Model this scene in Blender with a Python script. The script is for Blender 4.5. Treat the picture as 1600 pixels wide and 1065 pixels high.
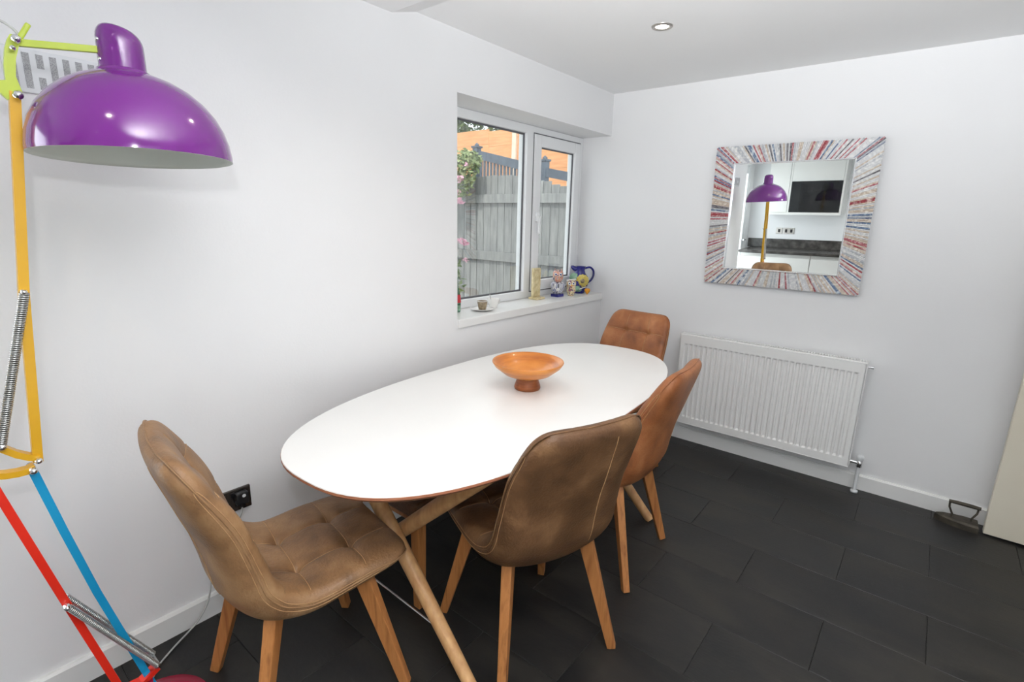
import bpy, bmesh, math, random
from mathutils import Vector, Matrix
random.seed(7)
for o in list(bpy.data.objects): bpy.data.objects.remove(o, do_unlink=True)
scene = bpy.context.scene
COL = scene.collection
PI = math.pi

# ------------------------------------------------------------------ camera
YAW, PITCH, ROLL, FPX = math.radians(38.9876), math.radians(13.3217), math.radians(1.3837), 801.32
CAM = Vector((-3.3373, -1.8631, 1.45))
fw = Vector((math.cos(YAW)*math.cos(PITCH), math.sin(YAW)*math.cos(PITCH), -math.sin(PITCH)))
rt = Vector((math.sin(YAW), -math.cos(YAW), 0)); up = rt.cross(fw)
r2 = math.cos(ROLL)*rt + math.sin(ROLL)*up; u2 = -math.sin(ROLL)*rt + math.cos(ROLL)*up
cd = bpy.data.cameras.new('camera'); cam = bpy.data.objects.new('camera', cd); COL.objects.link(cam)
m = Matrix.Identity(4)
for i in range(3):
    m[i][0] = r2[i]; m[i][1] = u2[i]; m[i][2] = -fw[i]; m[i][3] = CAM[i]
cam.matrix_world = m
cd.sensor_fit = 'HORIZONTAL'; cd.sensor_width = 36.0; cd.lens = 36.0*FPX/1600.0; cd.clip_start = 0.02
scene.camera = cam

# ------------------------------------------------------------------ world, sun, daylight, exposure
w = bpy.data.worlds.new('sky'); scene.world = w; w.use_nodes = True
bg = w.node_tree.nodes['Background']; bg.inputs['Color'].default_value = (0.90, 0.95, 1.0, 1); bg.inputs['Strength'].default_value = 2.9
def lamp(name, kind, loc, energy, color=(1, 1, 1), direction=None, **kw):
    l = bpy.data.lights.new(name, kind); l.energy = energy; l.color = color
    for k, v in kw.items(): setattr(l, k, v)
    o = bpy.data.objects.new(name, l); COL.objects.link(o); o.location = loc
    if direction is not None: o.rotation_euler = Vector(direction).to_track_quat('-Z', 'Y').to_euler()
    return o
lamp('sun', 'SUN', (0, 0, 8), 3.0, (1.0, 0.95, 0.86), (0.75, 0.28, -0.85), angle=0.02)
# daylight through the glazed kitchen door, plus an added fill light from the unseen side
lamp('kitchen_door_daylight', 'AREA', (-4.3, 0.62, 1.1), 55.0, (0.88, 0.94, 1.0), (0, -1, -0.05), shape='RECTANGLE', size=1.3, size_y=1.9)
lamp('added_fill_light', 'AREA', (-3.6, -3.62, 1.1), 5.0, (0.90, 0.95, 1.0), (0.1, 1, 0), shape='RECTANGLE', size=2.2, size_y=1.9)
# the photographer's flash, held above the camera
lamp('camera_flash', 'AREA', (-3.40, -1.93, 1.74), 7.5, (0.97, 0.97, 1.0), (0.75, 0.60, -0.12), shape='RECTANGLE', size=0.07, size_y=0.05)
lamp('bounced_flash', 'SPOT', (-3.42, -1.95, 1.56), 570.0, (0.97, 0.985, 1.0), (0.80, 0.10, 1), spot_size=math.radians(122), spot_blend=1.0, shadow_soft_size=0.03)
vs = scene.view_settings; vs.view_transform = 'Standard'; vs.look = 'None'; vs.exposure = -0.38; vs.gamma = 1.0; vs.use_curve_mapping = False

# ------------------------------------------------------------------ materials
def mat(name, col, rough=0.5, metal=0.0, spec=0.5, emit=None, estr=0.0, alpha=None, coat=0.0, trans=0.0, ior=1.45):
    mt = bpy.data.materials.new(name); mt.use_nodes = True
    b = mt.node_tree.nodes['Principled BSDF']
    b.inputs['Base Color'].default_value = (*col, 1); b.inputs['Roughness'].default_value = rough
    b.inputs['Metallic'].default_value = metal; b.inputs['Specular IOR Level'].default_value = spec
    b.inputs['Coat Weight'].default_value = coat; b.inputs['Transmission Weight'].default_value = trans; b.inputs['IOR'].default_value = ior
    if emit: b.inputs['Emission Color'].default_value = (*emit, 1); b.inputs['Emission Strength'].default_value = estr
    return mt
def S(r, g, b):
    f = lambda c: (c/255/12.92) if c/255 <= 0.04045 else ((c/255+0.055)/1.055)**2.4
    return (f(r), f(g), f(b))
def noisy(mt, cols, scale=5.0, detail=6.0, stretch=(1, 1, 1), bump=0.0, bscale=60.0, coords='Object', rnd=0.0, distortion=0.0, lo=0.3, hi=0.7, rough=None):
    nt = mt.node_tree; b = nt.nodes['Principled BSDF']; N = nt.nodes.new; L = nt.links.new
    tc = N('ShaderNodeTexCoord'); mp = N('ShaderNodeMapping'); mp.inputs['Scale'].default_value = stretch
    L(tc.outputs[coords], mp.inputs['Vector'])
    if rnd:
        oi = N('ShaderNodeObjectInfo'); add = N('ShaderNodeVectorMath'); add.operation = 'ADD'
        sc = N('ShaderNodeVectorMath'); sc.operation = 'SCALE'; sc.inputs[0].default_value = (37, 23, 11); L(oi.outputs['Random'], sc.inputs['Scale'])
        L(mp.outputs[0], add.inputs[0]); L(sc.outputs[0], add.inputs[1]); vec = add.outputs[0]
    else: vec = mp.outputs[0]
    n = N('ShaderNodeTexNoise'); n.inputs['Scale'].default_value = scale; n.inputs['Detail'].default_value = detail; n.inputs['Distortion'].default_value = distortion
    L(vec, n.inputs['Vector'])
    cr = N('ShaderNodeValToRGB'); e = cr.color_ramp.elements
    while len(e) < len(cols): e.new(0.5)
    for i, c in enumerate(cols):
        e[i].position = lo + (hi-lo)*i/(len(cols)-1); e[i].color = (*c, 1)
    L(n.outputs['Fac'], cr.inputs['Fac'])
    if rnd:
        hsv = N('ShaderNodeHueSaturation'); mr = N('ShaderNodeMapRange')
        mr.inputs['To Min'].default_value = 1-rnd; mr.inputs['To Max'].default_value = 1+rnd
        L(oi.outputs['Random'], mr.inputs['Value']); L(mr.outputs[0], hsv.inputs['Value']); L(cr.outputs[0], hsv.inputs['Color']); L(hsv.outputs[0], b.inputs['Base Color'])
    else: L(cr.outputs[0], b.inputs['Base Color'])
    if rough:
        mr2 = N('ShaderNodeMapRange'); mr2.inputs['To Min'].default_value = rough[0]; mr2.inputs['To Max'].default_value = rough[1]
        L(n.outputs['Fac'], mr2.inputs['Value']); L(mr2.outputs[0], b.inputs['Roughness'])
    if bump:
        n2 = N('ShaderNodeTexNoise'); n2.inputs['Scale'].default_value = bscale; n2.inputs['Detail'].default_value = 4; L(vec, n2.inputs['Vector'])
        bp = N('ShaderNodeBump'); bp.inputs['Strength'].default_value = bump; bp.inputs['Distance'].default_value = 0.01
        L(n2.outputs['Fac'], bp.inputs['Height']); L(bp.outputs[0], b.inputs['Normal'])
    return mt
M = {}
M['wall'] = noisy(mat('wall_paint', (0.83, 0.83, 0.835), 0.75, spec=0.2), [(0.82, 0.82, 0.83), (0.845, 0.845, 0.85)], 1.5, 3, bump=0.04, bscale=120)
M['ceil'] = noisy(mat('ceiling_paint', (0.8, 0.8, 0.8), 0.9, spec=0.1), [(0.89, 0.89, 0.892), (0.905, 0.905, 0.907)], 1.2, 3, bump=0.03, bscale=90)
M['gloss_white'] = noisy(mat('white_gloss_paint', (0.82, 0.82, 0.81), 0.28), [(0.80, 0.80, 0.79), (0.83, 0.83, 0.82)], 2, 2)
M['upvc'] = noisy(mat('white_upvc', (0.85, 0.86, 0.87), 0.25), [(0.84, 0.85, 0.86), (0.86, 0.87, 0.88)], 2, 2)
M['gasket'] = mat('grey_gasket', (0.12, 0.12, 0.13), 0.6)
M['door'] = noisy(mat('cream_door_paint', S(222, 214, 196), 0.35), [S(218, 210, 192), S(226, 219, 202)], 2, 3)
M['tile'] = noisy(mat('slate_tile', (0.03, 0.03, 0.03), 0.38, spec=0.4), [S(25, 26, 27), S(36, 35, 34), S(48, 46, 42)], 3.2, 8, stretch=(2.2, 0.9, 1), bump=0.10, bscale=45, rnd=0.14, distortion=0.6, rough=(0.30, 0.55))
M['grout'] = noisy(mat('dark_joint', (0.01, 0.01, 0.01), 0.8), [(0.008, 0.008, 0.008), (0.014, 0.014, 0.014)], 30, 2)
M['table_white'] = noisy(mat('white_laminate', (0.84, 0.83, 0.81), 0.30, spec=0.45), [(0.83, 0.825, 0.81), (0.85, 0.845, 0.83)], 3, 2)
M['ply_edge'] = noisy(mat('plywood_edge', S(165, 105, 75), 0.5), [S(140, 84, 60), S(185, 124, 90)], 6, 5, stretch=(4, 4, 120))
M['beech'] = noisy(mat('beech_wood', S(200, 160, 115), 0.45), [S(176, 128, 82), S(206, 162, 112)], 7, 7, stretch=(6, 6, 0.7), bump=0.03)
M['oak'] = noisy(mat('oiled_oak_leg', S(190, 125, 65), 0.42), [S(136, 84, 44), S(174, 116, 66), S(160, 102, 56)], 8, 7, stretch=(7, 7, 0.6), bump=0.03, rnd=0.08)
def leather(name, cols):  # one leather; its versions put each chair's light into the colour
    return noisy(mat(name, cols[1], 0.42, spec=0.45), cols, 11.0, 12, bump=0.22, bscale=130, rnd=0.06, distortion=0.25, lo=0.22, hi=0.80, rough=(0.34, 0.58))
M['lea_neutral_lit'] = leather('distressed_leather_neutral_lit', [S(92, 66, 43), S(136, 101, 68), S(166, 131, 94)])  # greyer copy, neutral light put into the colour
M['lea_shaded'] = leather('distressed_leather_shaded', [S(66, 45, 29), S(100, 70, 45), S(134, 100, 67)])  # darker copy, shade put into the colour
M['lea_warm_lit'] = leather('distressed_leather_warm_lit', [S(108, 62, 35), S(148, 91, 53), S(178, 120, 78)])  # orange copy, the warm downlight put into the colour
M['stitch'] = noisy(mat('tan_stitching', S(170, 132, 92), 0.7), [S(152, 114, 76), S(184, 146, 104)], 40, 2)
M['purple'] = noisy(mat('purple_enamel', S(106, 30, 122), 0.14, spec=0.6, coat=0.4), [S(103, 28, 118), S(110, 33, 126)], 2, 2)
M['shade_in'] = noisy(mat('shade_lining', (0.66, 0.68, 0.63), 0.5), [(0.64, 0.66, 0.61), (0.68, 0.70, 0.65)], 2, 2)
M['lime'] = noisy(mat('lime_enamel', S(172, 188, 58), 0.3), [S(166, 182, 54), S(178, 194, 62)], 3, 2)
M['yellow'] = noisy(mat('yellow_enamel', S(206, 156, 24), 0.3), [S(200, 150, 20), S(212, 162, 28)], 3, 2)
M['red'] = noisy(mat('red_enamel', S(214, 40, 22), 0.3), [S(206, 36, 20), S(222, 46, 26)], 3, 2)
M['blue'] = noisy(mat('blue_enamel', S(22, 142, 190), 0.3), [S(18, 136, 184), S(28, 150, 198)], 3, 2)
M['crimson'] = noisy(mat('crimson_enamel', S(150, 14, 50), 0.25), [S(142, 12, 46), S(158, 18, 54)], 3, 2)
M['chrome'] = noisy(mat('chrome', (0.75, 0.75, 0.76), 0.18, metal=1.0), [(0.72, 0.72, 0.73), (0.8, 0.8, 0.81)], 20, 2)
M['steel'] = noisy(mat('spring_steel', (0.5, 0.5, 0.49), 0.32, metal=1.0), [(0.45, 0.45, 0.44), (0.58, 0.58, 0.57)], 30, 2)
M['nickel'] = noisy(mat('brushed_nickel', (0.52, 0.49, 0.46), 0.35, metal=0.9), [(0.48, 0.45, 0.42), (0.56, 0.53, 0.5)], 20, 2)
M['black'] = noisy(mat('black_plastic', (0.012, 0.012, 0.013), 0.35), [(0.010, 0.010, 0.011), (0.016, 0.016, 0.017)], 20, 2)
M['darknickel'] = noisy(mat('black_nickel_plate', (0.07, 0.06, 0.055), 0.25, metal=0.85), [(0.10, 0.088, 0.08), (0.13, 0.115, 0.105)], 8, 2)
M['cord'] = noisy(mat('pale_grey_cord', (0.45, 0.45, 0.44), 0.55), [(0.42, 0.42, 0.41), (0.5, 0.5, 0.49)], 20, 2)
M['white_plastic'] = noisy(mat('white_plastic', (0.72, 0.74, 0.76), 0.4), [(0.70, 0.72, 0.74), (0.75, 0.77, 0.79)], 8, 2)
M['mesh_grey'] = noisy(mat('vent_mesh', (0.22, 0.23, 0.24), 0.7), [(0.22, 0.22, 0.23), (0.50, 0.51, 0.52)], 600, 1)
M['rad'] = noisy(mat('radiator_enamel', (0.80, 0.80, 0.79), 0.3), [(0.86, 0.86, 0.85), (0.88, 0.88, 0.87)], 2, 2)
M['rad_dark'] = mat('radiator_inside', (0.10, 0.10, 0.10), 0.8)
M['bowl'] = noisy(mat('turned_wood', S(200, 122, 50), 0.3, coat=0.3), [S(176, 98, 36), S(206, 128, 54), S(222, 148, 72)], 5, 7, stretch=(1, 1, 9), distortion=0.4)
M['bowl_foot'] = noisy(mat('turned_wood_dark', S(150, 84, 40), 0.38), [S(118, 62, 30), S(164, 94, 48)], 6, 6, stretch=(2, 2, 22))
M['mirror'] = mat('mirror_silver', (0.90, 0.92, 0.91), 0.0, metal=1.0)
M['glass'] = None
def glass(name, tint=(1, 1, 1), refl=0.06):
    mt = bpy.data.materials.new(name); mt.use_nodes = True; nt = mt.node_tree; nt.nodes.clear()
    o = nt.nodes.new('ShaderNodeOutputMaterial'); t = nt.nodes.new('ShaderNodeBsdfTransparent'); g = nt.nodes.new('ShaderNodeBsdfGlossy'); mx = nt.nodes.new('ShaderNodeMixShader')
    t.inputs[0].default_value = (*tint, 1); g.inputs['Roughness'].default_value = 0.0; mx.inputs[0].default_value = refl
    nt.links.new(t.outputs[0], mx.inputs[1]); nt.links.new(g.outputs[0], mx.inputs[2]); nt.links.new(mx.outputs[0], o.inputs[0]); return mt
M['glass'] = glass('window_glass', (0.97, 0.985, 0.98), 0.10)
M['iron'] = noisy(mat('old_cast_iron', (0.05, 0.045, 0.035), 0.6, metal=0.5), [(0.045, 0.04, 0.032), (0.10, 0.085, 0.065)], 25, 5, bump=0.2, bscale=80)
M['lamp_glow'] = mat('lit_lamp', (1, 1, 1), 0.5, emit=(1.0, 0.93, 0.82), estr=30.0)
M['worktop'] = noisy(mat('dark_laminate', (0.05, 0.047, 0.045), 0.25), [(0.025, 0.023, 0.022), (0.06, 0.055, 0.05), (0.11, 0.10, 0.095)], 14, 8, stretch=(1, 1, 1))
M['cab'] = noisy(mat('gloss_cabinet', (0.74, 0.73, 0.70), 0.15, coat=0.3), [(0.73, 0.72, 0.69), (0.755, 0.745, 0.715)], 2, 2)
M['blackglass'] = noisy(mat('black_glass', (0.008, 0.009, 0.01), 0.05, spec=0.6), [(0.007, 0.008, 0.009), (0.010, 0.011, 0.012)], 3, 2)
M['fence_grey'] = noisy(mat('weathered_fence', S(150, 150, 145), 0.85), [S(112, 114, 114), S(130, 132, 131), S(144, 145, 143)], 5, 8, stretch=(5, 5, 0.8), rnd=0.10, bump=0.1)
M['fence_slate'] = noisy(mat('slate_blue_stain', S(72, 82, 94), 0.7), [S(70, 80, 92), S(92, 104, 116)], 8, 4, stretch=(3, 3, 1))
M['fence_orange'] = noisy(mat('orange_stain_fence', S(214, 142, 84), 0.8), [S(206, 142, 92), S(222, 164, 114)], 5, 6, stretch=(3, 0.6, 6), rnd=0.06)
M['post_pale'] = noisy(mat('pale_concrete_post', S(220, 200, 180), 0.85), [S(208, 188, 168), S(228, 210, 190)], 10, 4)
M['leaf'] = noisy(mat('green_leaves', S(96, 124, 60), 0.6), [S(88, 108, 66), S(134, 150, 98), S(186, 192, 146)], 9, 3)
M['leaf_dark'] = noisy(mat('dark_tree_leaves', S(74, 98, 56), 0.6), [S(50, 74, 40), S(92, 116, 62), S(140, 156, 96)], 5, 3)
M['bark'] = noisy(mat('bark', S(90, 74, 58), 0.9), [S(70, 56, 42), S(108, 90, 70)], 12, 5)
M['pink'] = noisy(mat('pink_petals', S(226, 150, 178), 0.6), [S(214, 150, 174), S(238, 196, 210)], 20, 3)
M['ground'] = noisy(mat('garden_paving', S(150, 144, 134), 0.9), [S(124, 120, 112), S(168, 162, 150)], 3, 6)
M['render'] = noisy(mat('outside_render', S(200, 196, 188), 0.9), [S(190, 186, 178), S(210, 206, 198)], 4, 4)
M['cobalt'] = noisy(mat('cobalt_glaze', S(30, 32, 110), 0.18, coat=0.4), [S(24, 24, 92), S(44, 46, 140)], 12, 4)
M['ceramic_yellow'] = noisy(mat('yellow_glaze', S(214, 196, 96), 0.3), [S(196, 170, 70), S(230, 216, 130)], 40, 3)
M['ceramic_green'] = noisy(mat('green_glaze', S(120, 160, 130), 0.3), [S(70, 110, 84), S(170, 206, 178)], 25, 3)
M['ceramic_orange'] = noisy(mat('orange_glaze', S(232, 160, 40), 0.3), [S(224, 148, 30), S(240, 172, 56)], 25, 3)
M['ceramic_white'] = noisy(mat('white_glaze', S(236, 234, 230), 0.2, coat=0.3), [S(228, 226, 222), S(242, 240, 236)], 10, 3)
M['ceramic_multi'] = noisy(mat('speckled_multicolour_glaze', S(220, 200, 190), 0.25), [S(40, 44, 80), S(232, 226, 214), S(206, 84, 70), S(238, 216, 180), S(70, 90, 130)], 70, 2, lo=0.34, hi=0.66)
M['ceramic_stripe'] = noisy(mat('blue_white_glaze', S(200, 204, 214), 0.25), [S(30, 34, 70), S(236, 234, 230), S(80, 92, 150), S(236, 234, 230)], 5, 1, stretch=(18, 18, 1.2), lo=0.36, hi=0.64)
M['ceramic_multi2'] = noisy(mat('cream_patterned_glaze', S(226, 214, 180), 0.25), [S(176, 120, 60), S(236, 226, 200), S(228, 206, 150), S(96, 92, 130), S(190, 90, 80)], 60, 2, lo=0.34, hi=0.68)
M['plaque'] = noisy(mat('cream_carved_stone', S(216, 200, 158), 0.7), [S(196, 178, 132), S(228, 214, 176)], 30, 4, bump=0.3, bscale=60)
M['cup_brown'] = noisy(mat('speckled_brown_cup', S(150, 134, 106), 0.4), [S(104, 88, 64), S(172, 156, 128)], 60, 3)
M['bottle'] = glass('green_bottle_glass', (0.35, 0.62, 0.5), 0.15)
M['bottle_red'] = noisy(mat('red_bottle_label', S(196, 60, 66), 0.4), [S(184, 50, 58), S(208, 76, 80)], 10, 2)
PAPER = []
for nm, cs in [('grey', [S(222, 220, 218), S(176, 180, 188), S(236, 234, 230)]), ('cream', [S(236, 228, 216), S(198, 180, 164), S(242, 236, 228)]), ('pink', [S(222, 186, 186), S(170, 80, 90), S(234, 214, 212)]),
               ('blue', [S(180, 196, 210), S(70, 96, 136), S(214, 222, 228)]), ('white', [S(240, 240, 238), S(212, 212, 214), S(244, 244, 242)]), ('dark', [S(60, 58, 66), S(150, 146, 150), S(40, 38, 46)]),
               ('red', [S(198, 110, 112), S(150, 48, 58), S(226, 200, 196)]), ('navy', [S(74, 84, 116), S(170, 178, 192), S(50, 56, 84)])]:
    PAPER.append(noisy(mat('rolled_paper_'+nm, cs[0], 0.55), cs, 45, 4, lo=0.3, hi=0.7))

# ------------------------------------------------------------------ mesh helpers
class MB:
    def __init__(s): s.v = []; s.f = []; s.m = []; s.sm = []
    def add(s, vs, fs, smooth=False, mi=0):
        b = len(s.v); s.v += [tuple(v) for v in vs]
        for f in fs: s.f.append(tuple(b+i for i in f)); s.m.append(mi); s.sm.append(smooth)
        return s
    def bm(s, bm, smooth=False, mi=0):
        bm.verts.ensure_lookup_table()
        s.add([v.co[:] for v in bm.verts], [[v.index for v in f.verts] for f in bm.faces], smooth, mi); bm.free(); return s
    def box(s, a, b, bev=0.0, mi=0, seg=2):
        x0, y0, z0 = [min(a[i], b[i]) for i in range(3)]; x1, y1, z1 = [max(a[i], b[i]) for i in range(3)]
        bm = bmesh.new(); bmesh.ops.create_cube(bm, size=1)
        for v in bm.verts: v.co = Vector(((x0+x1)/2+v.co.x*(x1-x0), (y0+y1)/2+v.co.y*(y1-y0), (z0+z1)/2+v.co.z*(z1-z0)))
        if bev: bmesh.ops.bevel(bm, geom=list(bm.edges), offset=bev, segments=seg, profile=0.6, affect='EDGES'); bm.verts.index_update()
        return s.bm(bm, False, mi)
    def bar(s, p, q, wa, wb, wa2=None, wb2=None, ref=(0, 1, 0), bev=0.0, mi=0):
        # rectangular bar from p to q; wa is measured across ref x axis, wb along ref
        p, q = Vector(p), Vector(q); d = (q-p).normalized(); r = Vector(ref); r = (r-d*r.dot(d)).normalized(); c = d.cross(r)
        wa2 = wa2 or wa; wb2 = wb2 or wb
        bm = bmesh.new(); vs = []
        for o, a, b in ((p, wa, wb), (q, wa2, wb2)):
            for i, j in ((-1, -1), (1, -1), (1, 1), (-1, 1)): vs.append(bm.verts.new(o+c*(a/2*i)+r*(b/2*j)))
        for f in ((3, 2, 1, 0), (4, 5, 6, 7), (0, 1, 5, 4), (1, 2, 6, 5), (2, 3, 7, 6), (3, 0, 4, 7)): bm.faces.new([vs[i] for i in f])
        if bev: bmesh.ops.bevel(bm, geom=list(bm.edges), offset=bev, segments=2, profile=0.6, affect='EDGES')
        bm.verts.index_update(); return s.bm(bm, False, mi)
    def tube(s, pts, rad, n=10, caps=True, mi=0, closed=False):
        pts = [Vector(p) for p in pts]; k = len(pts); rad = rad if isinstance(rad, (list, tuple)) else [rad]*k
        T = []
        for i in range(k):
            a = pts[(i-1) % k] if (closed or i > 0) else pts[i]; b = pts[(i+1) % k] if (closed or i < k-1) else pts[i]
            T.append((b-a).normalized())
        up0 = Vector((0, 0, 1)) if abs(T[0].z) < 0.9 else Vector((1, 0, 0)); nrm = (up0-T[0]*up0.dot(T[0])).normalized(); vs = []
        for i in range(k):
            nrm = (nrm-T[i]*nrm.dot(T[i])).normalized(); bn = T[i].cross(nrm)
            for j in range(n):
                a = 2*PI*j/n; vs.append(pts[i]+(nrm*math.cos(a)+bn*math.sin(a))*rad[i])
        fs = [(i*n+j, i*n+(j+1) % n, ((i+1) % k)*n+(j+1) % n, ((i+1) % k)*n+j) for i in range(k if closed else k-1) for j in range(n)]
        s.add(vs, fs, True, mi)
        if caps and not closed: s.add(vs[:n], [tuple(range(n-1, -1, -1))], False, mi); s.add(vs[-n:], [tuple(range(n))], False, mi)
        return s
    def lathe(s, prof, c=(0, 0, 0), n=32, mi=0, axis='Z', sx=1.0, sy=1.0, smooth=True):
        vs = []; k = len(prof)
        for r, z in prof:
            for j in range(n):
                a = 2*PI*j/n; x, y = r*math.cos(a)*sx, r*math.sin(a)*sy
                p = (x, y, z) if axis == 'Z' else ((z, x, y) if axis == 'X' else (y, z, x))
                vs.append((c[0]+p[0], c[1]+p[1], c[2]+p[2]))
        fs = [(i*n+j, i*n+(j+1) % n, (i+1)*n+(j+1) % n, (i+1)*n+j) for i in range(k-1) for j in range(n)]
        return s.add(vs, fs, smooth, mi)
    def prism(s, poly, ax, a, b, mi=0):
        # poly in the two remaining axes, extruded along axis index ax from a to b
        def mk(p, t):
            v = [0, 0, 0]; o = [i for i in range(3) if i != ax]; v[o[0]] = p[0]; v[o[1]] = p[1]; v[ax] = t; return v
        n = len(poly); s.add([mk(p, a) for p in poly]+[mk(p, b) for p in poly], [tuple(range(n-1, -1, -1)), tuple(range(n, 2*n))]+[(i, (i+1) % n, n+(i+1) % n, n+i) for i in range(n)], False, mi); return s
    def disc(s, c, r, h, axis='Z', n=20, bev=0.0, mi=0):
        prof = [(0.0001, 0), (r-bev, 0), (r, bev), (r, h-bev), (r-bev, h), (0.0001, h)] if bev else [(0.0001, 0), (r, 0), (r, h), (0.0001, h)]
        return s.lathe(prof, c, n, mi, axis, smooth=False)
    def mesh(s, name, mats, off=(0, 0, 0)):
        me = bpy.data.meshes.new(name)
        me.from_pydata([(v[0]-off[0], v[1]-off[1], v[2]-off[2]) for v in s.v], [], s.f)
        for mt in (mats if isinstance(mats, (list, tuple)) else [mats]): me.materials.append(mt)
        me.polygons.foreach_set('material_index', s.m); me.polygons.foreach_set('use_smooth', s.sm)
        bm = bmesh.new(); bm.from_mesh(me); bmesh.ops.recalc_face_normals(bm, faces=bm.faces); bm.to_mesh(me); bm.free()
        me.update(); return me
def tag(o, label=None, cat=None, group=None, kind=None):
    for k, v in (('label', label), ('category', cat), ('group', group), ('kind', kind)):
        if v: o[k] = v
    return o
def woff(p):
    v = Vector((0, 0, 0))
    while p is not None: v += p.location; p = p.parent
    return v
def obj(name, mb, mats, parent=None, local=False, loc=None):
    # mesh data in world coordinates; stored relative to the object's own origin
    if parent is not None:
        off = (0, 0, 0) if local else woff(parent)
        o = bpy.data.objects.new(name, mb.mesh(name, mats, off)); o.parent = parent
    else:
        off = loc or (0, 0, 0)
        o = bpy.data.objects.new(name, mb.mesh(name, mats, off)); o.location = off
    COL.objects.link(o); return o
def thing(name, label, cat, loc=(0, 0, 0), rot=(0, 0, 0), group=None, kind=None):
    o = bpy.data.objects.new(name, None); COL.objects.link(o); o.empty_display_size = 0.1; o.location = loc; o.rotation_euler = rot
    return tag(o, label, cat, group, kind)
def struct(name, mb, mats, label, cat, loc=None): return tag(obj(name, mb, mats, loc=loc), label, cat, None, 'structure')
def sthing(name, label, cat, loc=(0, 0, 0)): return thing(name, label, cat, loc, kind='structure')
def copy_tree(o, parent=None):
    c = o.copy(); COL.objects.link(c); c.parent = parent
    for ch in [k for k in bpy.data.objects if k.parent == o]: copy_tree(ch, c)
    return c

def curve(pts, n=6):
    P = [Vector(p) for p in pts]; P = [2*P[0]-P[1]]+P+[2*P[-1]-P[-2]]; out = []
    for i in range(1, len(P)-2):
        for j in range(n):
            t = j/n; a, b, c, d = P[i-1], P[i], P[i+1], P[i+2]
            out.append(0.5*((2*b)+(-a+c)*t+(2*a-5*b+4*c-d)*t*t+(-a+3*b-3*c+d)*t**3))
    return out+[P[-2]]
# ------------------------------------------------------------------ the room
HC, HL = 2.291, 2.253          # main ceiling, lower kitchen-side ceiling
XW, ZS, ZB = -1.489, 0.938, 2.025   # window niche: left edge, sill, head
XE, YE = -5.2, -3.35           # kitchen end wall, far side wall
XA = -3.33                     # where the window wall stops
YK = 0.42                      # kitchen side wall
TH = 0.34
# floor slab + tiles
fl = struct('floor', MB().box((XE-0.1, YE-0.1, -0.12), (0.1, YK+0.1, -0.003)), M['grout'], 'dark slate-effect tiled floor with fine joints', 'floor')
TW, TL = 0.2935, 0.622
tile_cache = {}
k = -2
while True:
    x1 = -0.41-TW*k; x0 = x1-TW
    if x1 <= XE: break
    joint = -1.443 if k % 2 == 0 else -1.138
    n0 = math.floor((YE-joint)/TL)-1
    for n in range(n0, n0+9):
        y0 = joint+n*TL; y1 = y0+TL
        ymax = YK if x1 <= XA+0.02 else 0.0
        a, b, c, d = max(x0, XE), min(x1, 0), max(y0, YE), min(y1, ymax)
        if b-a < 0.02 or d-c < 0.02: continue
        key = (round(b-a, 3), round(d-c, 3))
        if key not in tile_cache:
            hx, hy = key[0]/2-0.0009, key[1]/2-0.0009
            tile_cache[key] = MB().box((-hx, -hy, -0.006), (hx, hy, 0), bev=0.0012, seg=1).mesh('floor_tile', M['tile'])
        t = bpy.data.objects.new('floor_tile', tile_cache[key]); COL.objects.link(t); t.parent = fl
        t.location = ((a+b)/2, (c+d)/2, 0)
    k += 1
# window wall (y = 0 .. TH), with the niche that runs into the corner
wb = MB(); wb.box((XA, 0, -0.1), (XW, TH, 2.6)); wb.box((XW, 0, -0.1), (0, TH, ZS-0.045)); wb.box((XW, 0, ZB), (0, TH, 2.6))
struct('wall_left', wb, M['wall'], 'white painted wall on the left with the window niche', 'wall')
struct('wall_back', MB().box((0, YE, -0.1), (0.3, TH, 2.6)), M['wall'], 'white painted wall behind the radiator and mirror', 'wall')
struct('wall_right', MB().box((XE, YE-0.25, -0.1), (-4.75, YE, 2.6)).box((-2.45, YE-0.25, -0.1), (0.3, YE, 2.6)).box((-4.75, YE-0.25, 2.1), (-2.45, YE, 2.6)), M['wall'], 'white wall with an opening for added doors behind the camera', 'wall')
struct('wall_front', MB().box((XE-0.25, YE-0.25, -0.1), (XE, YK+0.3, 2.6)), M['wall'], 'white kitchen end wall seen in the mirror', 'wall')
struct('wall_kitchen', MB().box((XE, YK, -0.1), (-5.02, YK+0.3, 2.6)).box((-3.62, YK, -0.1), (XA, YK+0.3, 2.6)).box((-5.02, YK, 2.1), (-3.62, YK+0.3, 2.6)), M['wall'], 'white kitchen side wall around the glazed door', 'wall')
struct('wall_return', MB().box((XA-0.01, 0.003, -0.1), (XA+0.2, YK+0.3, 2.6)), M['wall'], 'short white return where the window wall ends', 'wall')
# ceiling: main level, soft step, lower level towards the kitchen
XS0, XS1 = -1.859, -1.731
cb = MB(); cb.prism([(0.3, HC), (XS1, HC), (XS0, HL), (XE-0.25, HL), (XE-0.25, 2.75), (0.3, 2.75)], 1, YE-0.25, YK+0.3)
struct('ceiling', cb, M['ceil'], 'white plaster ceiling with a shallow step', 'ceiling')
# baseboards
def board(name, a, b, face, h, label, ax):
    mb = MB(); t = 0.016
    prof = [(0, 0), (t, 0), (t, h-0.008), (t-0.006, h), (0, h)]
    if ax == 0: mb.prism([(face-p[0], p[1]) for p in prof], 0, a, b)
    else: mb.prism([(face-p[0], p[1]) for p in prof], 1, a, b)
    struct(name, mb, M['gloss_white'], label, 'baseboard')
board('baseboard_left', XA, 0, 0, 0.088, 'white baseboard along the window wall', 0)
board('baseboard_back', YE, -0.016, 0, 0.088, 'white baseboard under the radiator', 1)
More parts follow.
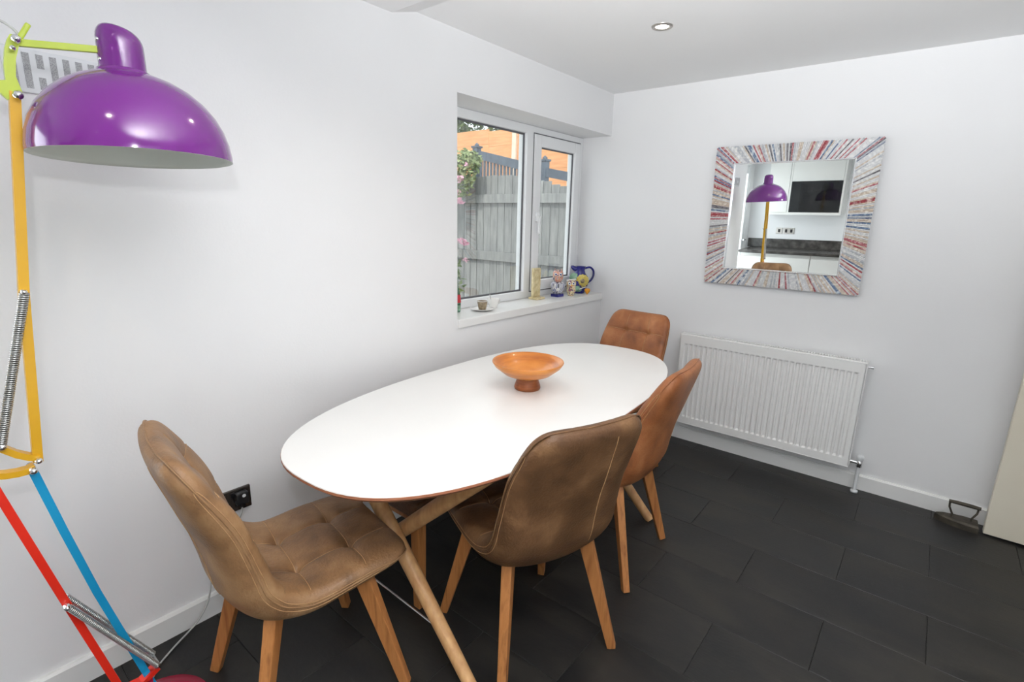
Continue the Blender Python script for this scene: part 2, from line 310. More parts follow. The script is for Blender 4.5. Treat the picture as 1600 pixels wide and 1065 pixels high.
# sill
sb = MB().box((XW, -0.012, ZS-0.045), (0, 0.26, ZS), bev=0.004)
struct('trim_1', sb, M['gloss_white'], 'white window sill holding the ornaments', 'window sill')

# window 1
wn = sthing('window_1', 'white plastic double glazed window above the sill', 'window', (-0.745, 0.223, ZS))
YF = 0.223
def ring(mb, x0, x1, z0, z1, w, y0, y1, bev=0.006):
    w = w if isinstance(w, (list, tuple)) else (w,)*4   # left,right,bottom,top
    mb.box((x0, y0, z0), (x0+w[0], y1, z1), bev); mb.box((x1-w[1], y0, z0), (x1, y1, z1), bev)
    mb.box((x0+w[0]-0.004, y0, z0), (x1-w[1]+0.004, y1, z0+w[2]), bev); mb.box((x0+w[0]-0.004, y0, z1-w[3]), (x1-w[1]+0.004, y1, z1), bev); return mb
fr = ring(MB(), XW, 0, ZS, ZB, (0.05, 0.05, 0.05, 0.05), YF, YF+0.07)
fo = obj('window_frame', fr, M['upvc'], wn)
obj('mullion', MB().box((-0.655, YF, ZS+0.04), (-0.575, YF+0.07, ZB-0.04), 0.006), M['upvc'], wn)
gk = MB(); ring(gk, XW+0.048, -0.653, ZS+0.048, ZB-0.048, 0.012, YF+0.022, YF+0.03, 0.001); obj('gasket', gk, M['gasket'], wn)
obj('pane', MB().box((XW+0.05, YF+0.026, ZS+0.05), (-0.655, YF+0.030, ZB-0.05)), M['glass'], wn)
so = obj('sash', ring(MB(), -0.585, -0.045, ZS+0.045, ZB-0.045, 0.072, YF-0.012, YF+0.05, 0.008), M['upvc'], wn)
gk = MB(); ring(gk, -0.515, -0.115, ZS+0.115, ZB-0.115, 0.010, YF+0.006, YF+0.014, 0.001); obj('gasket', gk, M['gasket'], so)
obj('pane', MB().box((-0.513, YF+0.010, ZS+0.117), (-0.117, YF+0.014, ZB-0.117)), M['glass'], so)
gl = MB(); ring(gl, -0.592, -0.038, ZS+0.038, ZB-0.038, 0.006, YF-0.002, YF+0.004, 0.001); obj('seal', gl, M['gasket'], so)
hd = MB().box((-0.565, YF-0.03, 1.44), (-0.535, YF-0.012, 1.50), 0.004).bar((-0.55, YF-0.036, 1.475), (-0.55, YF-0.036, 1.36), 0.018, 0.014, bev=0.004)
obj('handle', hd, M['upvc'], so)

# open cream door standing against the back wall
dr = sthing('door_1', 'cream painted door standing open against the back wall', 'door', (-0.10, -2.64, 0))
obj('door_leaf', MB().box((-0.135, -3.02, 0.012), (-0.095, -2.262, 2.02), 0.003), M['door'], dr)
obj('hinge', MB().box((-0.095, -3.02, 1.6), (-0.001, -2.99, 1.68), 0.002), M['chrome'], dr)
obj('handle', MB().box((-0.141, -2.34, 0.93), (-0.135, -2.30, 1.08), 0.002).tube([(-0.14, -2.32, 1.02), (-0.185, -2.32, 1.02), (-0.19, -2.34, 1.02), (-0.19, -2.43, 1.02)], 0.009), M['chrome'], dr)
# glazed kitchen door, seen in the mirror
kd = sthing('door_2', 'white framed glazed kitchen door bright with daylight', 'door', (-4.32, YK, 0))
obj('door_frame', ring(MB(), -5.02, -3.62, 0, 2.1, (0.06, 0.06, 0.06, 0.06), YK-0.0, YK+0.08), M['upvc'], kd)
ds = obj('door_leaf', ring(MB(), -4.96, -3.68, 0.06, 2.04, (0.09, 0.09, 0.14, 0.09), YK-0.01, YK+0.05), M['upvc'], kd)
obj('pane', MB().box((-4.87, YK+0.02, 0.20), (-3.77, YK+0.025, 1.95)), M['glass'], ds)
obj('handle', MB().tube([(-4.91, YK-0.012, 1.02), (-4.91, YK-0.05, 1.02), (-4.91, YK-0.055, 1.02), (-4.80, YK-0.055, 1.02)], 0.01), M['chrome'], ds)
# unseen doors added behind the camera to carry the fill light
gd = sthing('added_doors', 'white framed glazed doors added behind the camera for fill light', 'door', (-3.6, YE, 0))
obj('door_frame', ring(MB(), -4.75, -2.45, 0, 2.1, 0.06, YE-0.08, YE), M['upvc'], gd)
for x0, x1 in ((-4.69, -3.6), (-3.6, -2.51)):
    lf = obj('door_leaf', ring(MB(), x0, x1, 0.06, 2.04, (0.08, 0.08, 0.12, 0.08), YE-0.05, YE+0.01), M['upvc'], gd)
    obj('pane', MB().box((x0+0.08, YE-0.025, 0.18), (x1-0.08, YE-0.02, 1.96)), M['glass'], lf)

# ------------------------------------------------------------------ ceiling downlights
DL = [(-0.988, -0.768, 'downlight in the ceiling between the table and the mirror wall'), (-2.15, -0.72, 'downlight in the lower ceiling above the near half of the table'),
      (-0.988, -2.05, 'downlight in the ceiling above the floor by the open door'), (-2.15, -2.05, 'downlight in the lower ceiling above the bare floor'),
      (-3.45, -0.95, 'downlight in the lower ceiling beside the floor lamp'), (-3.45, -2.4, 'downlight in the lower ceiling behind the camera'), (-4.4, -1.4, 'downlight in the lower ceiling in front of the kitchen units')]
for i, (x, y, lb) in enumerate(DL):
    z = HC if x > -1.8 else HL
    t = thing('downlight', 'round brushed metal '+lb, 'downlight', (x, y, z), group='ceiling downlights')
    obj('bezel', MB().lathe([(0.030, 0.004), (0.028, -0.001), (0.033, -0.006), (0.044, -0.005), (0.047, 0.0), (0.047, 0.004)], (x, y, z), 32), M['nickel'], t)
    obj('lens', MB().disc((x, y, z-0.001), 0.0285, 0.003), M['lamp_glow'], t)
    l = lamp('downlight_beam', 'SPOT', (x, y, z-0.012), 9.5, (1.0, 0.86, 0.70), (0, 0, -1), spot_size=math.radians(140), spot_blend=1.0, shadow_soft_size=0.028)
    l.parent = t; l.location = (0, 0, -0.012)

# ------------------------------------------------------------------ table
TZ = 0.748
tb = thing('dining_table', 'long oval dining table with white top and crossed wooden legs', 'table', (-1.703, -0.59, 0), (0, 0, 0))
def oval(a, b, n, rot, c, N=96):
    out = []
    for i in range(N):
        t = 2*PI*i/N; ct, st = math.cos(t), math.sin(t)
        x = a*math.copysign(abs(ct)**(2/n), ct); y = b*math.copysign(abs(st)**(2/n), st)
        out.append((c[0]+x*math.cos(rot)-y*math.sin(rot), c[1]+x*math.sin(rot)+y*math.cos(rot)))
    return out
def slab(outs, mb, smooth=False):
    n = len(outs[0][0]); vs = []; fs = []
    for poly, z in outs: vs += [(p[0], p[1], z) for p in poly]
    for k in range(len(outs)-1): fs += [(k*n+i, k*n+(i+1) % n, (k+1)*n+(i+1) % n, (k+1)*n+i) for i in range(n)]
    fs += [tuple(range(n-1, -1, -1)), tuple(range((len(outs)-1)*n, len(outs)*n))]
    return mb.add(vs, fs, smooth)
cT = (-1.703, -0.59); nT = 2.524; rT = 0.04
ed = slab([(oval(0.985, 0.454, nT, rT, cT), TZ-0.024), (oval(1.001, 0.470, nT, rT, cT), TZ-0.010), (oval(1.001, 0.470, nT, rT, cT), TZ-0.0025)], MB())
obj('tabletop_edge', ed, M['ply_edge'], tb)
tp = slab([(oval(1.0005, 0.4695, nT, rT, cT), TZ-0.0025), (oval(0.9995, 0.4685, nT, rT, cT), TZ)], MB())
obj('tabletop', tp, M['table_white'], tb)
def tleg(p, q, r0=0.021, r1=0.029): return MB().tube([p, Vector(p).lerp(Vector(q), 0.5), q], [r0, (r0+r1)/2+0.002, r1], 20)
obj('leg', tleg((-2.365, -0.945, 0), (-2.365, -0.25, 0.724)), M['beech'], tb)
obj('leg', tleg((-2.310, -0.14, 0), (-2.310, -0.955, 0.724)), M['beech'], tb)
obj('leg', tleg((-1.10, -0.97, 0), (-1.10, -0.26, 0.724)), M['beech'], tb)
obj('leg', tleg((-1.155, -0.16, 0), (-1.155, -0.93, 0.724)), M['beech'], tb)
obj('rail', MB().box((-2.33, -0.62, 0.680), (-1.12, -0.56, 0.724), 0.004), M['beech'], tb)
obj('brace_rod', MB().tube([(-2.365, -0.807, 0.13), (-2.310, -0.215, 0.07)], 0.0045, 8), M['chrome'], tb)
obj('brace_rod', MB().tube([(-1.10, -0.84, 0.13), (-1.155, -0.24, 0.07)], 0.0045, 8), M['chrome'], tb)

# bowl on the table
bx, by = -1.665, -0.60
bw = thing('fruit_bowl', 'shallow turned wooden pedestal bowl standing on the white table', 'bowl', (bx, by, TZ))
R = 0.152
obj('bowl_dish', MB().lathe([(0.001, 0.046), (0.05, 0.048), (0.10, 0.068), (0.140, 0.100), (R, 0.119), (R-0.0015, 0.1225), (R-0.006, 0.122), (0.134, 0.104), (0.095, 0.078), (0.05, 0.061), (0.001, 0.058)], (bx, by, TZ), 64), M['bowl'], bw)
obj('foot', MB().lathe([(0.001, 0.0), (0.054, 0.0), (0.0565, 0.006), (0.055, 0.016), (0.050, 0.030), (0.046, 0.042), (0.048, 0.052), (0.001, 0.053)], (bx, by, TZ), 48), M['bowl_foot'], bw)

# ------------------------------------------------------------------ chairs
def smooth_path(ctrl, n):
    P = [Vector((0, *c)) for c in ctrl]; P = [2*P[0]-P[1]]+P+[2*P[-1]-P[-2]]; out = []
    for i in range(1, len(P)-2):
        for j in range(24):
            t = j/24; a, b, c, d = P[i-1], P[i], P[i+1], P[i+2]
            out.append(0.5*((2*b)+(-a+c)*t+(2*a-5*b+4*c-d)*t*t+(-a+3*b-3*c+d)*t**3))
    out.append(P[-2])
    cum = [0]
    for i in range(1, len(out)): cum.append(cum[-1]+(out[i]-out[i-1]).length)
    return out, cum
PCTRL = [(0.262, 0.447), (0.222, 0.456), (0.10, 0.447), (0.0, 0.434), (-0.085, 0.430), (-0.152, 0.450), (-0.194, 0.506), (-0.213, 0.58), (-0.240, 0.68), (-0.280, 0.79), (-0.330, 0.912)]
PP, PC = smooth_path(PCTRL, 0); PLEN = PC[-1]
def prof(s):   # s 0..1
    d = max(0, min(1, s))*PLEN; i = 1
    while i < len(PC)-1 and PC[i] < d: i += 1
    t = (d-PC[i-1])/max(1e-9, PC[i]-PC[i-1]); p = PP[i-1].lerp(PP[i], t); T = (PP[min(i+1, len(PP)-1)]-PP[max(i-2, 0)]).normalized()
    return p, T, Vector((0, T.z, -T.y))
def lerp_tab(tab, s):
    for i in range(len(tab)-1):
        if s <= tab[i+1][0]:
            t = (s-tab[i][0])/(tab[i+1][0]-tab[i][0]); t = t*t*(3-2*t); return tab[i][1]*(1-t)+tab[i+1][1]*t
    return tab[-1][1]
WT = [(0, 0.226), (0.25, 0.234), (0.5, 0.224), (0.75, 0.214), (1, 0.196)]
CT = [(0, 0.004), (0.3, 0.012), (0.48, 0.042), (0.72, 0.040), (1, 0.018)]
TT = [(0, 0.056), (0.25, 0.076), (0.45, 0.104), (0.75, 0.088), (1, 0.062)]
ROWS = [0.155, 0.33, 0.70, 0.86]; UB = 0.36
def shell_pt(u, s2, side):
    # u,s2 in -1..1 ; side +1 sitting face, -1 outer face, 0 the mid surface
    uu = u*(1-0.09*abs(s2)**20); ss = s2*(1-0.055*abs(u)**10)
    s = (ss+1)/2; p, T, nn = prof(s)
    wv = lerp_tab(WT, s); c = lerp_tab(CT, s)
    base = p+Vector((uu*wv, 0, 0))+nn*(c*uu*uu*1.0)
    e = max(abs(u), abs(s2)); q = (abs(u)**9+abs(s2)**22); q = min(1, q)
    th = lerp_tab(TT, s)/2*math.sqrt(max(0, 1-q))
    if side > 0:
        d = 0.0
        for r in ROWS:
            for ub in (-UB, UB):
                rr = ((uu-ub)*wv)**2+((s-r)*PLEN)**2; d += 0.017*math.exp(-rr/(2*0.011**2))+0.009*math.exp(-rr/(2*0.032**2))
            if r not in (): d += 0.0065*math.exp(-abs((s-r)*PLEN)/0.006)
        for ub in (-UB, UB): d += 0.0065*math.exp(-abs((uu-ub)*wv)/0.006)
        fade = max(0, 1-e**6); th = max(th-d*fade, -0.02)
        puff = 0.004*math.cos(uu*PI/2)*fade; th += puff
    return base+nn*(th*side)
def make_shell():
    U = [math.copysign(1-(1-abs(v))**1.7, v) for v in [-1+2*i/72 for i in range(73)]]
    V = [math.copysign(1-(1-abs(v))**1.5, v) for v in [-1+2*i/130 for i in range(131)]]
    V = [0.5*a+0.5*(-1+2*i/130) for i, a in enumerate(V)]
    for a_ in (-UB, UB): U[min(range(len(U)), key=lambda i: abs(U[i]-a_))] = a_      # mesh lines run along the creases
    for r_ in ROWS: V[min(range(len(V)), key=lambda i: abs(V[i]-(2*r_-1)))] = 2*r_-1
    mb = MB()
    for side in (1, -1):
        vs = [shell_pt(u, v, side) for v in V for u in U]; n = len(U)
        fs = [(i*n+j, i*n+j+1, (i+1)*n+j+1, (i+1)*n+j) for i in range(len(V)-1) for j in range(n-1)]
        if side < 0: fs = [f[::-1] for f in fs]
        mb.add(vs, fs, True)
    return mb
def weld(me, d=0.0004):
    bm = bmesh.new(); bm.from_mesh(me); bmesh.ops.remove_doubles(bm, verts=bm.verts, dist=d); bmesh.ops.recalc_face_normals(bm, faces=bm.faces); bm.to_mesh(me); bm.free()
def edge_loop(off_u=1.0, side=0, k=0.0):
    pts = []
    for i in range(60): pts.append((1.0, -1+2*i/60))
    for i in range(24): pts.append((1-2*i/24, 1.0))
    for i in range(60): pts.append((-1.0, 1-2*i/60))
    for i in range(24): pts.append((-1+2*i/24, -1.0))
    return pts
def make_chair(mat_l):
    t = thing('dining_chair', 'x', 'chair', (0, 0, 0), group='leather dining chairs around the oval table')
    sh = obj('seat_shell', make_shell(), mat_l, t, local=True); weld(sh.data)
    # piping around the rim, twin stitch lines beside it, panel seam on the outer back
    rim = [shell_pt(u, v, 0) for u, v in edge_loop()]
    obj('piping', MB().tube(rim, 0.0024, 6, closed=True), mat_l, sh, local=True)
    for side in (-1, 1):
        for q in (-0.995, 0.995):
            obj('edge_stitching', MB().tube([shell_pt(q, -0.97+1.94*i/80, side)+Vector((math.copysign(0.0005, q), 0, 0)) for i in range(81)], 0.0011, 4), M['stitch'], sh, local=True)
    sm = MB(); sm.tube([shell_pt(0.34, 0.05+0.88*i/40, -1) for i in range(41)], 0.0016, 5)
    obj('back_seam', sm, M['stitch'], sh, local=True)
    for ub in (-UB, UB): obj('tuft_seam', MB().tube([shell_pt(ub, -0.93+1.86*i/90, 1)+prof((1-0.93+1.86*i/90)/2)[2]*0.0006 for i in range(91)], 0.0012, 4), M['stitch'], sh, local=True)
    for r in ROWS: obj('tuft_seam', MB().tube([shell_pt(-0.9+1.8*i/60, 2*r-1, 1)+prof(r)[2]*0.0006 for i in range(61)], 0.0012, 4), M['stitch'], sh, local=True)
    for r in ROWS:
        for ub in (-UB, UB):
            p = shell_pt(ub, 2*r-1, 1); p2, T, nn = prof(r)
            mb = MB(); ang = Vector((0, 0, 1)).rotation_difference(nn).to_matrix()
            tmp = MB().lathe([(0.0001, 0.0035), (0.005, 0.0028), (0.0075, 0.0005), (0.0075, -0.003), (0.0001, -0.003)], n=10)
            mb.add([p+ang@Vector(v) for v in tmp.v], tmp.f, True)
            obj('button', mb, mat_l, sh, local=True)
    fr = MB().box((-0.12, -0.11, 0.390), (0.12, 0.11, 0.412), 0.004); obj('seat_frame', fr, M['oak'], t, local=True)
    for sx in (-1, 1):
        for top, foot in ((0.125, 0.222), (-0.125, -0.222)):
            obj('leg', MB().bar((sx*0.222, foot, 0.0), (sx*0.150, top, 0.412), 0.027, 0.030, 0.034, 0.050, ref=(sx*0.7, (1 if top > 0 else -1)*0.7, 0), bev=0.004), M['oak'], t, local=True)
    return t
def place(proto_mat, x, y, face_deg, label):
    t = make_chair(M[proto_mat]); t.location = (x, y, 0); t.rotation_euler = (0, 0, math.radians(face_deg-90)); t['label'] = label; return t
place('lea_neutral_lit', -2.673, -0.520, -9.0, 'brown leather dining chair at the near end of the table beside the floor lamp')
place('lea_shaded', -2.062, -0.922, 69.8, 'brown leather dining chair seen from behind in front of the bowl')
place('lea_warm_lit', -1.445, -0.875, 95.0, 'brown leather dining chair on the long side, seen edge on before the radiator')
place('lea_warm_lit', -0.735, -0.51, 177.0, 'brown leather dining chair at the far end of the table, facing the camera')

# low leather bench tucked under the wall side of the table
bn = thing('bench', 'backless brown leather seat with square legs tucked under the table against the wall', 'bench', (-1.75, -0.345, 0))
obj('cushion', MB().box((-2.262, -0.572, 0.375), (-1.30, -0.13, 0.445), 0.022, seg=4), M['lea_shaded'], bn)
obj('seat_rail', MB().box((-2.24, -0.555, 0.345), (-1.32, -0.15, 0.378), 0.004), M['oak'], bn)
for x in (-2.238, -1.328):
    for y in (-0.55, -0.155): obj('leg', MB().bar((x, y, 0), (x, y, 0.378), 0.034, 0.034, 0.042, 0.042, bev=0.004), M['oak'], bn)

# ------------------------------------------------------------------ floor lamp (stands in the plane y = LY)
LY = -0.31; LYH = -0.347
lp = thing('floor_lamp', 'oversized sprung floor lamp with purple dome shade and coloured metal arms', 'floor lamp', (-3.04, LY, 0))
def strip(mb, pts, wdt, th, y=LY, mi=0):
    # flat strip following (x,z) points, width in plane, thickness along y
    P = [Vector((p[0], 0, p[1])) for p in pts]; L = []; Rr = []
    for i, p in enumerate(P):
        d = (P[min(i+1, len(P)-1)]-P[max(i-1, 0)]).normalized(); n = Vector((-d.z, 0, d.x)); L.append((p+n*wdt/2)); Rr.append(p-n*wdt/2)
    poly = L+Rr[::-1]; return mb.prism([(q.x, q.z) for q in poly], 1, y-th/2, y+th/2, mi)
def spring(p, q, r, wire, turns):
    p, q = Vector(p), Vector(q); d = (q-p); L = d.length; d.normalize(); a = Vector((0, 1, 0)); b = d.cross(a); n = turns*10
    pts = [p+d*(L*i/n)+(a*math.cos(2*PI*i/10)+b*math.sin(2*PI*i/10))*r for i in range(n+1)]
    mb = MB().tube(pts, wire, 4); mb.tube([p, p+d*L*0.5, q], wire*0.8, 5); return mb
bc = (-3.04, LY, 0)
ba = obj('base', MB().lathe([(0.001, 0), (0.140, 0), (0.142, 0.004), (0.138, 0.010), (0.10, 0.014), (0.001, 0.015)], bc, 64), M['crimson'], lp)
obj('pivot_post', MB().bar((-3.05, LY, 0.012), (-3.05, LY, 0.15), 0.03, 0.03, bev=0.003), M['crimson'], lp)
obj('pivot_bracket', strip(MB(), [(-3.10, 0.148), (-3.06, 0.144), (-3.018, 0.168)], 0.014, 0.03), M['red'], lp)
obj('lower_arm', strip(MB(), [(-3.270, 0.90), (-3.251, 0.812), (-3.179, 0.482), (-3.098, 0.12)], 0.017, 0.012, LY), M['red'], lp)
obj('lower_arm', strip(MB(), [(-3.190, 0.855), (-3.157, 0.675), (-3.118, 0.478), (-3.033, 0.11)], 0.017, 0.012, LY), M['blue'], lp)
c1 = obj('elbow_bracket', strip(MB(), [(-3.262, 0.975), (-3.248, 0.948), (-3.230, 0.922), (-3.210, 0.902), (-3.190, 0.888), (-3.174, 0.882)], 0.014, 0.026), M['yellow'], lp)
c2 = obj('elbow_bracket', strip(MB(), [(-3.275, 0.874), (-3.255, 0.866), (-3.235, 0.860), (-3.215, 0.857), (-3.198, 0.857), (-3.184, 0.862)], 0.014, 0.026), M['yellow'], lp)
obj('upper_arm', strip(MB(), [(-3.178, 0.872), (-3.145, 1.27), (-3.099, 1.685)], 0.018, 0.018), M['yellow'], lp)
obj('upper_arm', strip(MB(), [(-3.262, 0.965), (-3.215, 1.30), (-3.150, 1.70)], 0.016, 0.016), M['yellow'], lp)
obj('spring', spring((-3.146, LY-0.016, 1.268), (-3.232, LY-0.016, 0.935), 0.0075, 0.0025, 72), M['steel'], lp)
obj('spring', spring((-3.179, LY-0.020, 0.482), (-3.022, LY-0.020, 0.186), 0.006, 0.0026, 66), M['steel'], lp)
obj('spring', spring((-3.176, LY+0.020, 0.490), (-3.018, LY+0.020, 0.194), 0.006, 0.0026, 66), M['steel'], lp)
plate = [(-3.096, 1.786), (-3.090, 1.797), (-3.072, 1.796), (-3.080, 1.775), (-3.088, 1.750), (-3.093, 1.716), (-3.087, 1.686), (-3.092, 1.672), (-3.112, 1.668), (-3.126, 1.684), (-3.165, 1.690), (-3.165, 1.708), (-3.130, 1.711), (-3.118, 1.704), (-3.110, 1.706), (-3.108, 1.737), (-3.102, 1.769)]
obj('head_bracket', MB().prism(plate, 1, LY-0.007, LY+0.007), M['lime'], lp)
obj('head_arm', MB().bar((-3.085, LY, 1.783), (-2.940, LYH, 1.797), 0.014, 0.012, bev=0.002), M['lime'], lp)
obj('grip', MB().bar((-3.079, LY, 1.787), (-3.057, LY, 1.825), 0.010, 0.010, bev=0.003), M['lime'], lp)
for nm, x, z, r in (('pivot_knob', -3.084, 1.787, 0.008), ('pivot_bolt', -3.092, 1.768, 0.005), ('pivot_bolt', -3.097, 1.678, 0.009), ('pivot_bolt', -3.147, 1.270, 0.006), ('pivot_bolt', -3.178, 0.879, 0.007), ('pivot_bolt', -3.190, 0.858, 0.008),
                    ('pivot_bolt', -3.181, 0.482, 0.007), ('pivot_bolt', -3.022, 0.184, 0.008), ('pivot_bolt', -3.232, 0.932, 0.008)):
    obj(nm, MB().lathe([(0.0001, -0.028), (r*0.6, -0.027), (r, -0.022), (r, 0.022), (0.0001, 0.024)], (x, LY, z), 14, axis='Y'), M['chrome'], lp)
sx, sz = -2.904, 1.570
dome = [(0.2010, 0.0), (0.2010, 0.012), (0.197, 0.040), (0.188, 0.070), (0.173, 0.100), (0.152, 0.127), (0.126, 0.150), (0.096, 0.168), (0.068, 0.179), (0.048, 0.184)]
sd = obj('shade', MB().lathe(dome, (sx, LYH, sz), 96), M['purple'], lp)
inn = [(0.2010, 0.0), (0.1990, -0.0005)]+[(max(r-0.003, 0.02), z-0.002) for r, z in dome[1:]]+[(0.001, 0.186)]
obj('shade_lining', MB().lathe(inn, (sx, LYH, sz), 96), M['shade_in'], sd)
for o_ in (sd, *[c_ for c_ in bpy.data.objects if c_.parent == sd]):   # the shade nods a little towards the room
    for v in o_.data.vertices: v.co.z -= (v.co.y-(LYH-LY))*0.037
# slanting rounded cap
cp = MB(); rows = 14; n = 40; vs = []; cx = sx-0.005
for i in range(rows):
    f = i/(rows-1)
    if f < 0.5: z = sz+0.180+f/0.5*0.060; r = 0.0455-0.002*f; tl = f/0.5*0.5
    else:
        a = (f-0.5)/0.5*PI/2; r = 0.0445*math.cos(a)**0.5 if a < PI/2-1e-4 else 0.0004; z = sz+0.240+0.028*math.sin(a); tl = 0.5+0.5*math.sin(a)
    for j in range(n):
        a2 = 2*PI*j/n; dx = r*math.cos(a2); vs.append((cx+dx, LYH+r*math.sin(a2), z+tl*0.012-tl*dx*0.20))
cp.add(vs, [(i*n+j, i*n+(j+1) % n, (i+1)*n+(j+1) % n, (i+1)*n+j) for i in range(rows-1) for j in range(n)], True)
ca = obj('shade_cap', cp, M['purple'], lp)
obj('cap_collar', MB().lathe([(0.052, 0.184), (0.0505, 0.190), (0.0458, 0.192)], (cx, LYH, sz), 40), M['purple'], ca)
for z in (1.775, 1.815): obj('screw', MB().lathe([(0.0001, -0.004), (0.004, -0.003), (0.004, 0.004), (0.0001, 0.005)], (cx-0.0440, LYH-0.010, z), 10, axis='X'), M['chrome'], ca)
obj('bulb', MB().lathe([(0.0001, 0.07), (0.018, 0.073), (0.029, 0.09), (0.030, 0.105), (0.022, 0.13), (0.014, 0.15), (0.014, 0.18)], (sx, LYH, sz), 24), M['white_plastic'], sd)
obj('cord', MB().tube(curve([(-3.16, LY+0.01, 1.80), (-3.13, LY+0.01, 1.822), (-3.101, LY+0.01, 1.822), (-3.083, LY+0.008, 1.812), (-3.072, LY+0.006, 1.797)]), 0.0028, 8), M['cord'], lp)

# lead from the lamp to the plug
pc = thing('power_cord', 'pale grey lead running from the lamp base up to the black plug', 'cord', (-2.9, -0.06, 0))
obj('lead', MB().tube(curve([(-3.03, -0.20, 0.006), (-2.995, -0.145, 0.005), (-2.969, -0.112, 0.005), (-2.93, -0.082, 0.005), (-2.897, -0.060, 0.005), (-2.86, -0.040, 0.008), (-2.83, -0.032, 0.02), (-2.803, -0.03, 0.049), (-2.785, -0.03, 0.078), (-2.774, -0.028, 0.11), (-2.755, -0.022, 0.18), (-2.72, -0.02, 0.27), (-2.672, -0.022, 0.315), (-2.648, -0.024, 0.345), (-2.636, -0.03, 0.385), (-2.632, -0.03, 0.41)]), 0.003, 8), M['cord'], pc)
obj('plug', MB().box((-2.654, -0.040, 0.405), (-2.610, -0.0135, 0.452), 0.007).box((-2.640, -0.034, 0.392), (-2.624, -0.020, 0.408), 0.003), M['black'], pc)
obj('plug_fuse_mark', MB().disc((-2.628, -0.0408, 0.440), 0.0065, 0.002, axis='Y', n=16), M['white_plastic'], pc)
# wall socket
sk = thing('wall_socket', 'black nickel double socket on the wall behind the near chair', 'wall socket', (-2.665, 0, 0.374))
obj('faceplate', MB().box((-2.738, -0.011, 0.374), (-2.592, -0.0, 0.460), 0.003), M['darknickel'], sk)
for x in (-2.708, -2.632):
    s_ = obj('outlet', MB().box((x-0.018, -0.0118, 0.392), (x+0.018, -0.0105, 0.430), 0.0), M['black'], sk)
    for dx, dz in ((0, 0.422), (-0.011, 0.402), (0.011, 0.402)): obj('pin_hole', MB().box((x+dx-0.003, -0.0122, dz-0.002), (x+dx+0.003, -0.0116, dz+0.002)), M['rad_dark'], s_)
for x in (-2.688, -2.655): obj('rocker_switch', MB().box((x-0.007, -0.0155, 0.432), (x+0.007, -0.0105, 0.450), 0.002), M['black'], sk)
# wall vent
vt = thing('wall_vent', 'white plastic slotted air vent on the wall behind the lamp arm', 'vent', (-2.955, 0, 1.735))
obj('vent_plate', MB().box((-3.066, -0.007, 1.735), (-2.838, 0, 1.840), 0.003), M['white_plastic'], vt)
for i in range(8):
    x = -3.046+i*0.0265
    if i == 2: segs = ((1.747, 1.776), (1.797, 1.830))
    else: segs = ((1.747, 1.830),)
    for a, b in segs: obj('slot', MB().box((x-0.007, -0.0078, a), (x+0.007, -0.006, b), 0.0), M['mesh_grey'], vt)

# ------------------------------------------------------------------ radiator
rd = thing('radiator', 'white panel radiator with vertical ribs under the mirror', 'radiator', (-0.06, -1.167, 0.153))
RY0, RY1, RZ0, RZ1, RX = -0.660, -1.675, 0.153, 0.745, -0.100
fp = MB()
nr = 31; pitch = (RY0-RY1-0.05)/nr; ys = [(RY0, 0)]; y = RY0-0.025
for i in range(nr):
    a = y-pitch*i
    ys += [(a-pitch*0.10, 0), (a-pitch*0.26, 0.009), (a-pitch*0.66, 0.009), (a-pitch*0.90, 0)]
ys.append((RY1, 0))
zs = [(RZ0, 0), (RZ0+0.042, 0), (RZ0+0.052, 1), (RZ1-0.062, 1), (RZ1-0.052, 0), (RZ1, 0)]
vs = [(RX+0.0+d*k, yy, zz) for zz, k in zs for yy, d in ys]; n = len(ys)
fp.add(vs, [(i*n+j, i*n+j+1, (i+1)*n+j+1, (i+1)*n+j) for i in range(len(zs)-1) for j in range(n-1)])
fp.box((RX, RY1, RZ0-0.001), (RX+0.012, RY1+0.004, RZ1+0.001), 0.001); fp.box((RX, RY0-0.004, RZ0-0.001), (RX+0.012, RY0, RZ1+0.001), 0.001)
fp.box((RX-0.001, RY1, RZ0-0.004), (RX+0.012, RY0, RZ0), 0.001); fp.box((RX-0.001, RY1, RZ1), (RX+0.012, RY0, RZ1+0.004), 0.001)
obj('front_panel', fp, M['rad'], rd)
obj('convector_fins', MB().box((RX+0.014, RY1+0.02, RZ0+0.02), (RX+0.055, RY0-0.02, RZ1-0.015)), M['rad_dark'], rd)
obj('rear_panel', MB().box((RX+0.056, RY1+0.006, RZ0), (RX+0.066, RY0-0.006, RZ1), 0.002), M['rad'], rd)
obj('side_cover', MB().box((RX+0.002, RY1-0.004, RZ0+0.01), (RX+0.066, RY1+0.002, RZ1+0.010), 0.002), M['rad'], rd)
obj('side_cover', MB().box((RX+0.002, RY0-0.002, RZ0+0.01), (RX+0.066, RY0+0.004, RZ1+0.010), 0.002), M['rad'], rd)
gr = MB().box((RX+0.004, RY1, RZ1+0.004), (RX+0.012, RY0, RZ1+0.010), 0.001).box((RX+0.056, RY1, RZ1+0.004), (RX+0.064, RY0, RZ1+0.010), 0.001)
for i in range(74): yy = RY0-0.006-i*(RY0-RY1-0.012)/73; gr.box((RX+0.010, yy-0.0035, RZ1+0.005), (RX+0.058, yy+0.0035, RZ1+0.010))
tag(obj('top_grille', gr, M['rad'], rd), kind='stuff')
vv = obj('valve', MB().tube([(RX+0.035, RY1-0.002, 0.178), (RX+0.035, -1.715, 0.178)], 0.010, 12).lathe([(0.0001, -0.022), (0.014, -0.020), (0.014, 0.018), (0.0001, 0.02)], (RX+0.035, -1.722, 0.175), 14), M['chrome'], rd)
obj('valve_cap', MB().lathe([(0.012, 0.0), (0.017, 0.004), (0.017, 0.024), (0.013, 0.030), (0.0001, 0.030)], (RX+0.035, -1.722, 0.193), 18), M['white_plastic'], vv)
